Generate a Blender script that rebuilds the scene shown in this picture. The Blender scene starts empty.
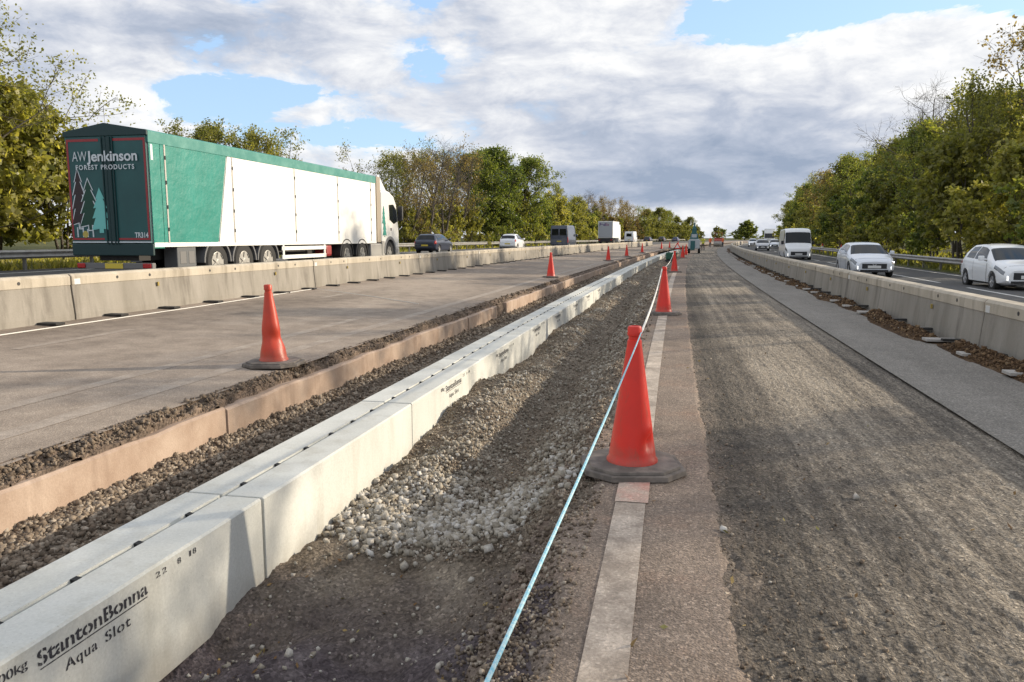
import bpy, bmesh, math, random
import numpy as np
from mathutils import Vector, Matrix, Euler
rad = math.radians
random.seed(7)
rng = np.random.default_rng(7)
S = bpy.context.scene
COL = S.collection

# ------------------------------------------------------------------ camera
cam = bpy.data.cameras.new('camera'); co = bpy.data.objects.new('camera', cam); COL.objects.link(co)
cam.sensor_width = 36; cam.lens = 27; cam.clip_start = .05; cam.clip_end = 9000
co.location = (0, 0, 1.6); co.rotation_euler = (rad(90 - 7.64), 0, rad(11.6))
S.camera = co

# ------------------------------------------------------------------ node helpers
class NT:
    def __init__(s, tree): s.t = tree; s.n = tree.nodes; s.l = tree.links
    def add(s, typ, **kw):
        n = s.n.new(typ)
        for k, v in kw.items(): setattr(n, k, v)
        return n
    def put(s, node, key, v):
        if v is None: return
        if isinstance(v, bpy.types.NodeSocket): s.l.new(v, node.inputs[key])
        else: node.inputs[key].default_value = v
    def math(s, op, a, b=None, c=None, clamp=False):
        n = s.add('ShaderNodeMath', operation=op, use_clamp=clamp)
        for i, v in enumerate((a, b, c)):
            if v is not None: s.put(n, i, v)
        return n.outputs[0]
    def noise(s, vec, scale, detail=6, rough=.55, dist=0, out=0):
        n = s.add('ShaderNodeTexNoise'); s.put(n, 'Vector', vec)
        n.inputs['Scale'].default_value = scale; n.inputs['Detail'].default_value = detail
        n.inputs['Roughness'].default_value = rough; n.inputs['Distortion'].default_value = dist
        return n.outputs[out]
    def voro(s, vec, scale, out='Distance', feature='F1'):
        n = s.add('ShaderNodeTexVoronoi', feature=feature); s.put(n, 'Vector', vec); n.inputs['Scale'].default_value = scale
        return n.outputs[out]
    def ramp(s, fac, stops, interp='LINEAR'):
        n = s.add('ShaderNodeValToRGB'); n.color_ramp.interpolation = interp
        e = n.color_ramp.elements
        while len(e) < len(stops): e.new(.5)
        for i, (p, c) in enumerate(stops):
            e[i].position = p
            e[i].color = (c, c, c, 1) if isinstance(c, (int, float)) else (*c, 1)
        s.put(n, 0, fac); return n.outputs[0]
    def mix(s, fac, a, b, blend='MIX'):
        n = s.add('ShaderNodeMix', data_type='RGBA', blend_type=blend)
        s.put(n, 0, fac)
        for k, v in ((6, a), (7, b)):
            if isinstance(v, tuple) and len(v) == 3: v = (*v, 1)
            s.put(n, k, v)
        return n.outputs[2]
    def mapping(s, vec, scale=(1, 1, 1), rot=(0, 0, 0), loc=(0, 0, 0)):
        n = s.add('ShaderNodeMapping'); s.put(n, 'Vector', vec)
        n.inputs['Scale'].default_value = scale; n.inputs['Rotation'].default_value = rot; n.inputs['Location'].default_value = loc
        return n.outputs[0]
    def bump(s, h, strength, dist, normal=None):
        n = s.add('ShaderNodeBump'); s.put(n, 'Height', h)
        n.inputs['Strength'].default_value = strength; n.inputs['Distance'].default_value = dist
        if normal: s.put(n, 'Normal', normal)
        return n.outputs[0]

# ------------------------------------------------------------------ light and sky
SUN = Vector((2.80, 1.72, 1.01)).normalized()
SUN_EL = math.asin(SUN.z); SUN_ROT = math.atan2(SUN.x, SUN.y)
w = bpy.data.worlds.new('World'); S.world = w; w.use_nodes = True
t = NT(w.node_tree); t.n.clear()
sky = t.add('ShaderNodeTexSky', sky_type='NISHITA'); sky.sun_disc = False
sky.sun_elevation = SUN_EL; sky.sun_rotation = SUN_ROT; sky.altitude = 100; sky.air_density = 1; sky.dust_density = .6; sky.ozone_density = 2
bg1 = t.add('ShaderNodeBackground'); bg1.inputs[1].default_value = .13
skyc = t.mix(.5, sky.outputs[0], (3.6, 5.2, 7.6))
t.l.new(skyc, bg1.inputs[0])
tc = t.add('ShaderNodeTexCoord'); sp = t.add('ShaderNodeSeparateXYZ'); t.l.new(tc.outputs['Generated'], sp.inputs[0])
X, Y, Z = sp.outputs
az = t.math('ARCTAN2', X, Y); el = t.math('ARCSINE', Z)
def blob(px, py, sx, sy, wt):
    # a bank of cloud (or a gap) of its own in the sky, given by the direction it stands in
    b = math.atan((px - 512) / 768) - rad(11.6); e = math.atan((238 - py) / 768 / math.sqrt(1 + ((px - 512) / 768) ** 2))
    a = t.math('POWER', t.math('DIVIDE', t.math('SUBTRACT', az, b), sx / 768), 2)
    c = t.math('POWER', t.math('DIVIDE', t.math('SUBTRACT', el, e), sy / 768), 2)
    return t.math('MULTIPLY', t.math('EXPONENT', t.math('MULTIPLY', t.math('ADD', a, c), -1)), wt)
def total(l):
    r = l[0]
    for x in l[1:]: r = t.math('ADD', r, x)
    return r
cv = t.mapping(tc.outputs['Generated'], (3.2, 3.2, 8.0))
dens = t.noise(cv, 1.35, 9, .55, .25)
fine = t.noise(t.mapping(tc.outputs['Generated'], (6, 6, 15)), 1.7, 13, .63, .35)
D = total([t.math('MULTIPLY', dens, .78), t.math('MULTIPLY', fine, .62), blob(245, 95, 80, 12, -.24), blob(360, 140, 55, 12, -.2), blob(420, 66, 30, 15, -.16),
           blob(262, 15, 26, 14, -.14), blob(740, 42, 70, 26, -.28), blob(900, 8, 130, 20, -.32), blob(990, 20, 60, 14, -.16), blob(545, 30, 14, 10, -.08),
           blob(640, 170, 170, 40, .2), blob(850, 95, 110, 45, .16), blob(110, 60, 120, 60, .12), blob(560, 75, 130, 50, .1), blob(870, 200, 200, 60, .1), blob(940, 60, 70, 22, .1)])
mask = t.ramp(D, [(.585, 0), (.63, .75), (.71, 1)], 'EASE')
sh1 = t.noise(t.mapping(tc.outputs['Generated'], (3.4, 3.4, 11)), 1.9, 8, .52, .3)
dens2 = t.noise(t.mapping(tc.outputs['Generated'], (3.2, 3.2, 8.0), loc=(.16, .09, .14)), 1.35, 9, .55, .25)
fine2 = t.noise(t.mapping(tc.outputs['Generated'], (6, 6, 15), loc=(.10, .05, .16)), 1.7, 13, .63, .35)
emb = t.math('ADD', t.math('MULTIPLY', t.math('SUBTRACT', dens, dens2), .75), t.math('MULTIPLY', t.math('SUBTRACT', fine, fine2), .72))
thick = t.math('MULTIPLY', t.math('SUBTRACT', D, .78), -.55)
B = total([emb, thick, t.math('MULTIPLY', sh1, .55), t.math('MULTIPLY', fine, .62), blob(690, 178, 150, 28, -.28), blob(790, 150, 90, 46, -.20), blob(560, 190, 120, 22, -.16), blob(640, 130, 120, 22, -.14),
           blob(230, 45, 170, 30, -.22), blob(60, 85, 90, 36, -.10), blob(180, 100, 110, 22, .2), blob(850, 70, 120, 36, .22), blob(570, 55, 110, 22, .14), blob(480, 158, 90, 10, .16),
           blob(600, 166, 160, 6, .18), blob(930, 95, 90, 30, .16), blob(735, 214, 60, 9, .26), blob(650, 200, 120, 12, -.14), blob(330, 165, 60, 18, .08), blob(450, 110, 90, 20, -.14), blob(360, 50, 50, 40, .04)])
cc = t.ramp(B, [(.08, (.29, .35, .46)), (.36, (.44, .485, .58)), (.54, (.60, .625, .685)), (.72, (.77, .78, .80)), (.97, (.97, .955, .93))])
bg2 = t.add('ShaderNodeBackground'); t.l.new(cc, bg2.inputs[0]); bg2.inputs[1].default_value = .88
ms = t.add('ShaderNodeMixShader'); t.l.new(mask, ms.inputs[0]); t.l.new(bg1.outputs[0], ms.inputs[1]); t.l.new(bg2.outputs[0], ms.inputs[2])
wo = t.add('ShaderNodeOutputWorld'); t.l.new(ms.outputs[0], wo.inputs[0])
sl = bpy.data.lights.new('sun', 'SUN'); sl.energy = 4.3; sl.angle = rad(.55); sl.color = (1, .87, .68)
so = bpy.data.objects.new('sun', sl); COL.objects.link(so); so.location = (60, 40, 40)
so.rotation_euler = SUN.to_track_quat('Z', 'Y').to_euler()
S.view_settings.view_transform = 'Standard'; S.view_settings.look = 'None'; S.view_settings.exposure = 0.45; S.view_settings.gamma = 1

# ------------------------------------------------------------------ road coordinates: t across (right +), s along
RC = 1600.
def cx_(s):
    s = np.asarray(s, float)
    return np.where(s < 0, 0, np.where(s < 400, s * s / 2 / RC, 400 ** 2 / 2 / RC + .25 * (s - 400)))
def W(tt, s, z=0): return Vector((float(tt + cx_(s)), float(s), float(z)))
def head(s): return -math.atan(min(max(s, 0), 400) / RC)
def zroad(tt):
    return np.interp(tt, [-30, -14, -12, -10, -4.5, 4.5, 13], [.46, .44, .40, .20, 0, 0, -.13])
def ZR(tt): return float(zroad(tt))

# ------------------------------------------------------------------ numpy noise
def _h(ix, iy, seed):
    n = (ix.astype(np.int64) * 374761393 + iy.astype(np.int64) * 668265263 + seed * 1442695041) & 0xFFFFFFFF
    n = ((n ^ (n >> 13)) * 1274126177) & 0xFFFFFFFF
    return ((n ^ (n >> 16)) & 0xFFFF) / 65535.
def vn(x, y, seed=0):
    x = np.asarray(x, float); y = np.asarray(y, float)
    ix = np.floor(x); iy = np.floor(y); fx = x - ix; fy = y - iy
    fx = fx * fx * (3 - 2 * fx); fy = fy * fy * (3 - 2 * fy)
    a = _h(ix, iy, seed); b = _h(ix + 1, iy, seed); c = _h(ix, iy + 1, seed); d = _h(ix + 1, iy + 1, seed)
    return (a + (b - a) * fx) * (1 - fy) + (c + (d - c) * fx) * fy
def fbm(x, y, seed=0, o=4):
    r = 0; a = .5
    for i in range(o): r = r + a * vn(x * 2 ** i, y * 2 ** i, seed + i * 17); a *= .5
    return r / (1 - .5 ** o)

# ------------------------------------------------------------------ object helpers
def mesh_np(name, V, F, smooth=False):
    V = np.asarray(V, np.float32); F = np.asarray(F, np.int32); k = F.shape[1]
    me = bpy.data.meshes.new(name)
    me.vertices.add(len(V)); me.vertices.foreach_set('co', V.ravel())
    me.loops.add(F.size); me.loops.foreach_set('vertex_index', F.ravel())
    me.polygons.add(len(F)); me.polygons.foreach_set('loop_start', np.arange(0, F.size, k, dtype=np.int32))
    if smooth: me.polygons.foreach_set('use_smooth', np.ones(len(F), bool))
    me.update(calc_edges=True); me.validate()
    return me
def link(name, me, m=None, parent=None):
    o = bpy.data.objects.new(name, me); COL.objects.link(o)
    if m is not None: me.materials.append(m)
    if parent is not None: o.parent = parent
    return o
def bmobj(name, bm, m=None, parent=None, smooth=False):
    me = bpy.data.meshes.new(name); bm.to_mesh(me); bm.free()
    if smooth:
        for p in me.polygons: p.use_smooth = True
        try: me.set_sharp_from_angle(angle=rad(38))
        except Exception: pass
    return link(name, me, m, parent)
def tag(o, label, cat, group=None):
    o['label'] = label; o['category'] = cat
    if group: o['group'] = group
    return o
def thing(name, label, cat, loc=(0, 0, 0), rz=0, group=None):
    o = bpy.data.objects.new(name, None); COL.objects.link(o); o.location = loc; o.rotation_euler = (0, 0, rz); o.empty_display_size = .2
    return tag(o, label, cat, group)
def struct(o, kind='structure'): o['kind'] = kind; return o
def kids(o): return [c for c in bpy.data.objects if c.parent == o]
def dup(o, parent=None, tree=None):
    c = o.copy(); COL.objects.link(c)
    if parent is not None: c.parent = parent
    for ch in kids(o): dup(ch, c)
    return c
def newdup(o, label, loc, rz, group=None):
    c = dup(o); c.location = loc; c.rotation_euler = (0, 0, rz); c['label'] = label
    if group: c['group'] = group
    return c
def box(bm, lo, hi, bev=0):
    r = bmesh.ops.create_cube(bm, size=1); vs = r['verts']
    c = [(a + b) / 2 for a, b in zip(lo, hi)]; d = [b - a for a, b in zip(lo, hi)]
    for v in vs: v.co = Vector((v.co.x * d[0] + c[0], v.co.y * d[1] + c[1], v.co.z * d[2] + c[2]))
    if bev:
        es = list({e for v in vs for e in v.link_edges})
        bmesh.ops.bevel(bm, geom=es, offset=bev, segments=2, affect='EDGES', profile=.5)
def B(name, lo, hi, m, parent, bev=0):
    bm = bmesh.new(); box(bm, lo, hi, bev); return bmobj(name, bm, m, parent)
def prism_x(bm, prof, x0, x1, bev=0):
    """profile of (y,z) points extruded along x"""
    a = [bm.verts.new((x0, y, z)) for y, z in prof]; b = [bm.verts.new((x1, y, z)) for y, z in prof]
    n = len(prof); fs = [bm.faces.new(a), bm.faces.new(b[::-1])]
    for i in range(n): fs.append(bm.faces.new((a[i], b[i], b[(i + 1) % n], a[(i + 1) % n])))
    bmesh.ops.recalc_face_normals(bm, faces=fs)
    if bev:
        es = list({e for f in fs for e in f.edges})
        bmesh.ops.bevel(bm, geom=es, offset=bev, segments=3, affect='EDGES', profile=.5)
def prism_y(bm, prof, y0, y1, bev=0):
    a = [bm.verts.new((x, y0, z)) for x, z in prof]; b = [bm.verts.new((x, y1, z)) for x, z in prof]
    n = len(prof); fs = [bm.faces.new(a), bm.faces.new(b[::-1])]
    for i in range(n): fs.append(bm.faces.new((a[i], b[i], b[(i + 1) % n], a[(i + 1) % n])))
    bmesh.ops.recalc_face_normals(bm, faces=fs)
    if bev:
        es = list({e for f in fs for e in f.edges})
        bmesh.ops.bevel(bm, geom=es, offset=bev, segments=2, affect='EDGES', profile=.5)
def tube(bm, pts, r, n=6, r1=None, cap=True):
    pts = [Vector(p) for p in pts]; rings = []
    for i, p in enumerate(pts):
        d = (pts[min(i + 1, len(pts) - 1)] - pts[max(i - 1, 0)]).normalized()
        u = d.cross(Vector((0, 0, 1)));
        if u.length < .05: u = d.cross(Vector((1, 0, 0)))
        u.normalize(); v = d.cross(u)
        rr = r if r1 is None else r + (r1 - r) * i / max(1, len(pts) - 1)
        rings.append([bm.verts.new(p + (u * math.cos(2 * math.pi * k / n) + v * math.sin(2 * math.pi * k / n)) * rr) for k in range(n)])
    for a, b in zip(rings, rings[1:]):
        for k in range(n): bm.faces.new((a[k], a[(k + 1) % n], b[(k + 1) % n], b[k]))
    if cap: bm.faces.new(rings[0][::-1]); bm.faces.new(rings[-1])
def lathe(bm, prof, n=32, axis='Z', c=(0, 0, 0), cap=True):
    rings = []
    for r, h in prof:
        ring = []
        for k in range(n):
            a = 2 * math.pi * k / n; u, v = r * math.cos(a), r * math.sin(a)
            p = (u, v, h) if axis == 'Z' else (h, u, v)
            ring.append(bm.verts.new(Vector(p) + Vector(c)))
        rings.append(ring)
    fs = []
    for a, b in zip(rings, rings[1:]):
        for k in range(n): fs.append(bm.faces.new((a[k], a[(k + 1) % n], b[(k + 1) % n], b[k])))
    if cap: fs.append(bm.faces.new(rings[0][::-1])); fs.append(bm.faces.new(rings[-1]))
    bmesh.ops.recalc_face_normals(bm, faces=fs)

# ------------------------------------------------------------------ materials
def M(name, base, rough=.5, metal=0, spec=None, noise=None, coord='Object', bump=None, coat=0, emit=None):
    m = bpy.data.materials.new(name); m.use_nodes = True
    q = NT(m.node_tree); p = q.n['Principled BSDF']
    p.inputs['Roughness'].default_value = rough; p.inputs['Metallic'].default_value = metal
    if spec is not None: p.inputs['Specular IOR Level'].default_value = spec
    if coat: p.inputs['Coat Weight'].default_value = coat; p.inputs['Coat Roughness'].default_value = .05
    vec = q.add('ShaderNodeTexCoord').outputs[coord] if coord != 'Pos' else q.add('ShaderNodeNewGeometry').outputs['Position']
    if noise:
        c2, sc, lo, hi = noise
        f = q.ramp(q.noise(vec, sc, 8, .62), [(lo, 0), (hi, 1)])
        q.put(p, 'Base Color', q.mix(f, base, c2))
    else:
        p.inputs['Base Color'].default_value = (*base, 1)
    if bump:
        sc, st, di = bump
        q.put(p, 'Normal', q.bump(q.noise(vec, sc, 6, .6), st, di))
    if emit: p.inputs['Emission Color'].default_value = (*emit[0], 1); p.inputs['Emission Strength'].default_value = emit[1]
    return m
def PM(name):
    m = bpy.data.materials.new(name); m.use_nodes = True
    q = NT(m.node_tree); return m, q, q.n['Principled BSDF'], q.add('ShaderNodeNewGeometry').outputs['Position']

def speckle(q, pos, c, scale, amt):
    v = q.voro(pos, scale, 'Color'); bw = q.add('ShaderNodeRGBToBW'); q.put(bw, 0, v)
    return q.mix(1, c, q.ramp(bw.outputs[0], [(0, 1 - amt), (.75, 1.0), (1, 1 + amt * 1.3)]), 'MULTIPLY')
def asphalt(name, dark, light, lo=.38, hi=.66, sc=.9, streak=(1, .12, 1), bst=.5, dust=None, spk=110, amt=.35):
    m, q, p, pos = PM(name)
    n1 = q.noise(q.mapping(pos, streak), sc, 9, .62, .2)
    n2 = q.noise(pos, 2.6, 8, .65)
    f = q.ramp(q.math('ADD', q.math('MULTIPLY', n1, .6), q.math('MULTIPLY', n2, .4)), [(lo, 0), (hi, 1)])
    c = q.mix(f, dark, light)
    if dust: c = q.mix(q.ramp(q.noise(pos, 1.1, 8, .7), [(.52, 0), (.7, .75)]), c, dust)
    c = speckle(q, pos, c, spk, amt)
    q.put(p, 'Base Color', c); p.inputs['Roughness'].default_value = .93; p.inputs['Specular IOR Level'].default_value = .25
    h = q.math('ADD', q.math('MULTIPLY', q.voro(pos, 95), .6), q.noise(pos, 42, 6, .7))
    q.put(p, 'Normal', q.bump(h, bst, .012))
    return m
m_leftroad = asphalt('left_road_asphalt', (.19, .152, .122), (.40, .33, .268), .37, .60, 1.2, (.25, .06, 1), .35)
m_strip = asphalt('edge_asphalt', (.19, .148, .118), (.36, .285, .228), .36, .64, 1.0, (1, .35, 1), .8, (.33, .22, .16), 85, .5)
m_smooth = asphalt('smooth_grey_asphalt', (.215, .196, .172), (.32, .292, .256), .36, .64, 1.2, (1, .2, 1), .5, None, 75, .45)
m_live = asphalt('live_carriageway_asphalt', (.085, .083, .082), (.13, .127, .124), .38, .66, .5, (.7, .06, 1), .2, None, 120, .2)
def milled():
    m, q, p, pos = PM('milled_asphalt')
    st = q.noise(q.mapping(pos, (8, .16, 1)), 1, 7, .62)               # tracks along the lane
    ch = q.noise(q.mapping(pos, (26, 7, 1), (0, 0, rad(24))), 1, 5, .65)    # tooth marks of the milling drum
    big = q.noise(q.mapping(pos, (1.1, .38, 1)), .9, 7, .6, .3)
    f = q.math('ADD', q.math('ADD', q.math('MULTIPLY', st, .40), q.math('MULTIPLY', ch, .32)), q.math('MULTIPLY', big, .28))
    c = q.ramp(f, [(.36, (.105, .092, .080)), (.46, (.235, .203, .167)), (.56, (.43, .37, .297)), (.70, (.54, .465, .375))])
    # darker band beside the asphalt strip
    sp = q.add('ShaderNodeSeparateXYZ'); q.put(sp, 0, pos)
    u = q.math('ADD', sp.outputs[0], q.math('MULTIPLY', q.math('SUBTRACT', q.noise(q.mapping(pos, (2, 1.2, 1)), 1.5, 6, .6), .5), .7))
    band = q.ramp(q.math('DIVIDE', u, 2.6), [(.1, 1), (.24, .8), (.42, 0), (.44, 0)])
    c = q.mix(q.math('MULTIPLY', band, .8), c, (.085, .074, .064))
    c = q.mix(q.ramp(q.math('DIVIDE', u, 2.6), [(.11, .85), (.175, 0)]), c, (.29, .235, .188))
    c = speckle(q, pos, c, 70, .6)
    q.put(p, 'Base Color', c); p.inputs['Roughness'].default_value = .95; p.inputs['Specular IOR Level'].default_value = .2
    h = q.math('ADD', q.math('MULTIPLY', ch, 2.4), q.math('ADD', q.math('MULTIPLY', q.voro(pos, 60), .7), q.noise(pos, 30, 6, .7)))
    q.put(p, 'Normal', q.bump(h, 1.0, .024))
    return m
m_milled = milled()
def earth(name, c1, c2, c3, sc=1.6, bsc=45, bst=.9):
    m, q, p, pos = PM(name)
    f = q.noise(pos, sc, 9, .65, .3)
    c = q.ramp(f, [(.33, c1), (.5, c2), (.68, c3)])
    c = speckle(q, pos, c, bsc * 1.3, .5)
    q.put(p, 'Base Color', c); p.inputs['Roughness'].default_value = .96; p.inputs['Specular IOR Level'].default_value = .15
    q.put(p, 'Normal', q.bump(q.math('ADD', q.voro(pos, bsc), q.noise(pos, bsc * .8, 6, .7)), bst, .02))
    return m
def trench_mat():
    m, q, p, pos = PM('trench_earth_and_fabric')
    sp = q.add('ShaderNodeSeparateXYZ'); q.put(sp, 0, pos)
    wob = q.math('MULTIPLY', q.math('SUBTRACT', q.noise(pos, 2.2, 6, .6), .5), 1.4)
    y = q.math('ADD', sp.outputs[1], wob)
    f = q.ramp(q.math('DIVIDE', y, 10), [(.34, 0), (.44, 1)])
    fab = q.ramp(q.noise(pos, 3.5, 8, .65), [(.33, (.075, .060, .064)), (.55, (.135, .110, .112)), (.72, (.215, .182, .178))])
    grav = q.ramp(q.noise(pos, 2.4, 9, .66), [(.34, (.13, .103, .078)), (.52, (.23, .187, .143)), (.68, (.34, .285, .22))])
    c = speckle(q, pos, q.mix(f, fab, grav), 60, .55)
    q.put(p, 'Base Color', c); p.inputs['Roughness'].default_value = .95; p.inputs['Specular IOR Level'].default_value = .15
    q.put(p, 'Normal', q.bump(q.math('ADD', q.voro(pos, 50), q.noise(pos, 38, 6, .7)), .8, .018))
    return m
m_trench = trench_mat()
m_rubble = earth('broken_asphalt_edge', (.09, .072, .058), (.20, .15, .115), (.33, .245, .185), 3, 40, 1)
m_soil = earth('brown_soil_debris', (.05, .03, .017), (.115, .07, .04), (.20, .13, .075), 4, 55, 1)
m_verge = earth('grass_verge', (.05, .06, .018), (.10, .105, .035), (.17, .15, .06), .6, 12, .6)
def stone_mat(name, ramp):
    m, q, p, pos = PM(name)
    at = q.add('ShaderNodeAttribute', attribute_name='tint'); 
    c = q.ramp(at.outputs['Fac'], ramp)
    c = q.mix(1, c, q.ramp(q.noise(pos, 90, 4, .6), [(.3, .75), (.7, 1.15)]), 'MULTIPLY')
    q.put(p, 'Base Color', c); p.inputs['Roughness'].default_value = .9; p.inputs['Specular IOR Level'].default_value = .25
    q.put(p, 'Normal', q.bump(q.noise(pos, 120, 4, .6), .4, .004))
    return m
m_gravel = stone_mat('pale_gravel', [(0, (.16, .135, .105)), (.3, (.26, .225, .175)), (.6, (.36, .32, .26)), (.88, (.47, .43, .37)), (1, (.58, .55, .5))])
m_gravel2 = stone_mat('brown_gravel', [(0, (.10, .075, .055)), (.4, (.20, .155, .115)), (.8, (.31, .25, .19)), (1, (.42, .36, .29))])
m_debris = stone_mat('soil_clods', [(0, (.045, .026, .014)), (.5, (.12, .072, .038)), (.85, (.21, .13, .07)), (1, (.30, .21, .12))])
m_leaflit = stone_mat('fallen_leaf', [(0, (.12, .065, .03)), (.4, (.22, .13, .055)), (.75, (.33, .24, .10)), (1, (.30, .28, .10))])
def concrete(name, a, b, sc=2.2, streak=(1, 1, .35), stain=None, bst=.18, coord='Object'):
    m = bpy.data.materials.new(name); m.use_nodes = True; q = NT(m.node_tree); p = q.n['Principled BSDF']
    tcn = q.add('ShaderNodeTexCoord'); pos = tcn.outputs[coord]
    wp = q.add('ShaderNodeNewGeometry').outputs['Position']
    f = q.ramp(q.noise(q.mapping(wp, streak), sc, 9, .6, .3), [(.34, 0), (.66, 1)])
    c = q.mix(f, a, b)
    if stain:
        c = q.mix(q.ramp(q.noise(q.mapping(wp, (3, 3, .5)), 1.1, 8, .65), [(.52, 0), (.72, stain[1])]), c, stain[0])
    c = q.mix(1, c, q.ramp(q.noise(wp, 60, 5, .7), [(.3, .88), (.7, 1.08)]), 'MULTIPLY')
    q.put(p, 'Base Color', c); p.inputs['Roughness'].default_value = .85; p.inputs['Specular IOR Level'].default_value = .3
    q.put(p, 'Normal', q.bump(q.noise(wp, 70, 6, .7), bst, .006))
    return m
m_block = concrete('pale_drain_concrete', (.53, .53, .49), (.63, .63, .59), 1.8, (1, 1, .5), ((.38, .36, .30), .55))
m_barr = concrete('barrier_concrete', (.34, .305, .25), (.47, .425, .36), 1.6, (1.2, 1.2, .3), ((.19, .165, .135), .8))
def block_mat():
    m = m_block; q = NT(m.node_tree); p = q.n['Principled BSDF']; old = p.inputs['Base Color'].links[0].from_socket
    o = q.add('ShaderNodeTexCoord').outputs['Object']; sp = q.add('ShaderNodeSeparateXYZ'); q.put(sp, 0, o); wp = q.add('ShaderNodeNewGeometry').outputs['Position']
    low = q.math('ADD', sp.outputs[2], q.math('MULTIPLY', q.math('SUBTRACT', q.noise(wp, 5, 8, .65), .5), .45))
    mud = q.ramp(q.math('MULTIPLY', low, -1), [(.36, 0), (.60, .4)])
    c = q.mix(mud, old, (.27, .225, .17))
    c = q.mix(q.ramp(q.voro(wp, 34), [(.045, .75), (.075, 0)]), c, (.16, .15, .135))        # air holes
    c = q.mix(q.ramp(q.noise(wp, 1.3, 9, .7), [(.56, 0), (.72, .22)]), c, (.38, .35, .30))
    q.put(p, 'Base Color', c)
block_mat()
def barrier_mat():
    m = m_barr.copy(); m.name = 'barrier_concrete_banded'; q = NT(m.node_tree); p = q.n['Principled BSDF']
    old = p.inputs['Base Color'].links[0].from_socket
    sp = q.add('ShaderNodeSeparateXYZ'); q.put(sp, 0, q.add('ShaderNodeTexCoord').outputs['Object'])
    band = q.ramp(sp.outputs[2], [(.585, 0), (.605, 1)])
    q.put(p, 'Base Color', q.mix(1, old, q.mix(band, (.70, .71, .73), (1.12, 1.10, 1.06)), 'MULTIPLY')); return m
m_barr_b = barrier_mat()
m_haunch = concrete('buff_haunch_concrete', (.33, .235, .175), (.46, .355, .28), 2.6, (1, 1, .8), ((.22, .15, .11), .8), .5)
m_plate = concrete('pale_foot_plate', (.36, .34, .31), (.46, .43, .40), 5)
m_paint = None
def worn_paint(name, col, lo, hi, b0=(.24, .194, .156), b1=(.36, .296, .24)):
    m, q, p, pos = PM(name)
    f = q.ramp(q.noise(pos, 3.2, 9, .72), [(lo, 0), (hi, 1)])
    g = q.ramp(q.noise(pos, 70, 5, .65), [(.30, .25), (.5, 1)])
    base = q.mix(q.noise(pos, 12, 5, .6), b0, b1)
    c = speckle(q, pos, q.mix(q.math('MULTIPLY', f, g), base, col), 90, .25)
    q.put(p, 'Base Color', c); p.inputs['Roughness'].default_value = .85
    q.put(p, 'Normal', q.bump(q.noise(pos, 45, 6, .7), .5, .01))
    return m
m_white_worn = worn_paint('worn_white_paint', (.64, .54, .445), .40, .66)
m_white_ghost = worn_paint('ghosted_white_paint', (.47, .40, .335), .40, .76)
m_white_line = M('white_road_paint', (.70, .69, .66), .7, noise=((.5, .49, .46), 4, .4, .65), coord='Pos')
m_black = M('matt_black', (.012, .012, .013), .8)
m_rubber = M('black_rubber', (.022, .021, .02), .85, noise=((.06, .055, .05), 6, .45, .7))
m_tyre = M('tyre_rubber', (.025, .024, .023), .8)
m_rim = M('alloy_rim', (.55, .55, .56), .35, .8)
m_rimgrey = M('dusty_steel_rim', (.33, .32, .30), .5, .5)
m_glass = M('dark_car_glass', (.010, .013, .016), .05, 0, .4)
m_glass_l = M('reflective_windscreen', (.012, .016, .018), .05, 0, .3)
m_lamp = M('headlamp_glass', (.20, .21, .225), .12, .3, .8); m_drl = M('lit_running_lamp', (.85, .87, .9), .15, .2, emit=((1, .97, .9), .9))
m_red = M('tail_lamp_red', (.42, .02, .02), .2)
m_plate_y = M('yellow_number_plate', (.62, .47, .05), .5)
m_plate_w = M('white_number_plate', (.7, .7, .68), .5)
m_plastic = M('dark_plastic_trim', (.025, .025, .027), .55)
m_steel = M('galvanised_steel', (.36, .345, .32), .5, .25, noise=((.24, .225, .20), 3, .4, .7), coord='Pos')
m_post = M('weathered_post', (.17, .16, .14), .8)
m_stencil = None
def stencil_mat():
    m = bpy.data.materials.new('stencil_paint'); m.use_nodes = True; q = NT(m.node_tree); p = q.n['Principled BSDF']
    pos = q.add('ShaderNodeNewGeometry').outputs['Position']
    p.inputs['Base Color'].default_value = (.035, .033, .04, 1); p.inputs['Roughness'].default_value = .8
    q.put(p, 'Alpha', q.ramp(q.noise(pos, 30, 6, .7), [(.31, .25), (.47, .97)]))
    return m
m_stencil = stencil_mat()
def cone_mat(name, c, c2):
    m = bpy.data.materials.new(name); m.use_nodes = True; q = NT(m.node_tree); p = q.n['Principled BSDF']
    o = q.add('ShaderNodeTexCoord').outputs['Object']
    f = q.ramp(q.noise(o, 5, 8, .65), [(.42, 0), (.75, .8)])
    c_ = q.mix(f, c, c2)
    c_ = q.mix(q.ramp(q.noise(q.mapping(o, (22, 22, 5)), 1, 6, .65), [(.58, 0), (.72, .55)]), c_, (.30, .09, .05))
    sz_ = q.add('ShaderNodeSeparateXYZ'); q.put(sz_, 0, o); low = q.math('ADD', sz_.outputs[2], q.math('MULTIPLY', q.math('SUBTRACT', q.noise(o, 9, 6, .65), .5), .5))
    c_ = q.mix(q.ramp(low, [(.02, .55), (.22, 0)]), c_, (.24, .11, .075))
    q.put(p, 'Base Color', c_); p.inputs['Roughness'].default_value = .42; p.inputs['Specular IOR Level'].default_value = .4
    p.inputs['Subsurface Weight'].default_value = 0
    return m
m_cone = cone_mat('orange_red_cone_plastic', (.74, .034, .020), (.60, .035, .022))
m_cone_old = cone_mat('faded_cone_plastic', (.56, .055, .025), (.42, .05, .025))
m_cone_base = M('dusty_cone_base', (.11, .095, .082), .85, noise=((.23, .195, .165), 7, .42, .66), bump=(40, .3, .006))
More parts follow.
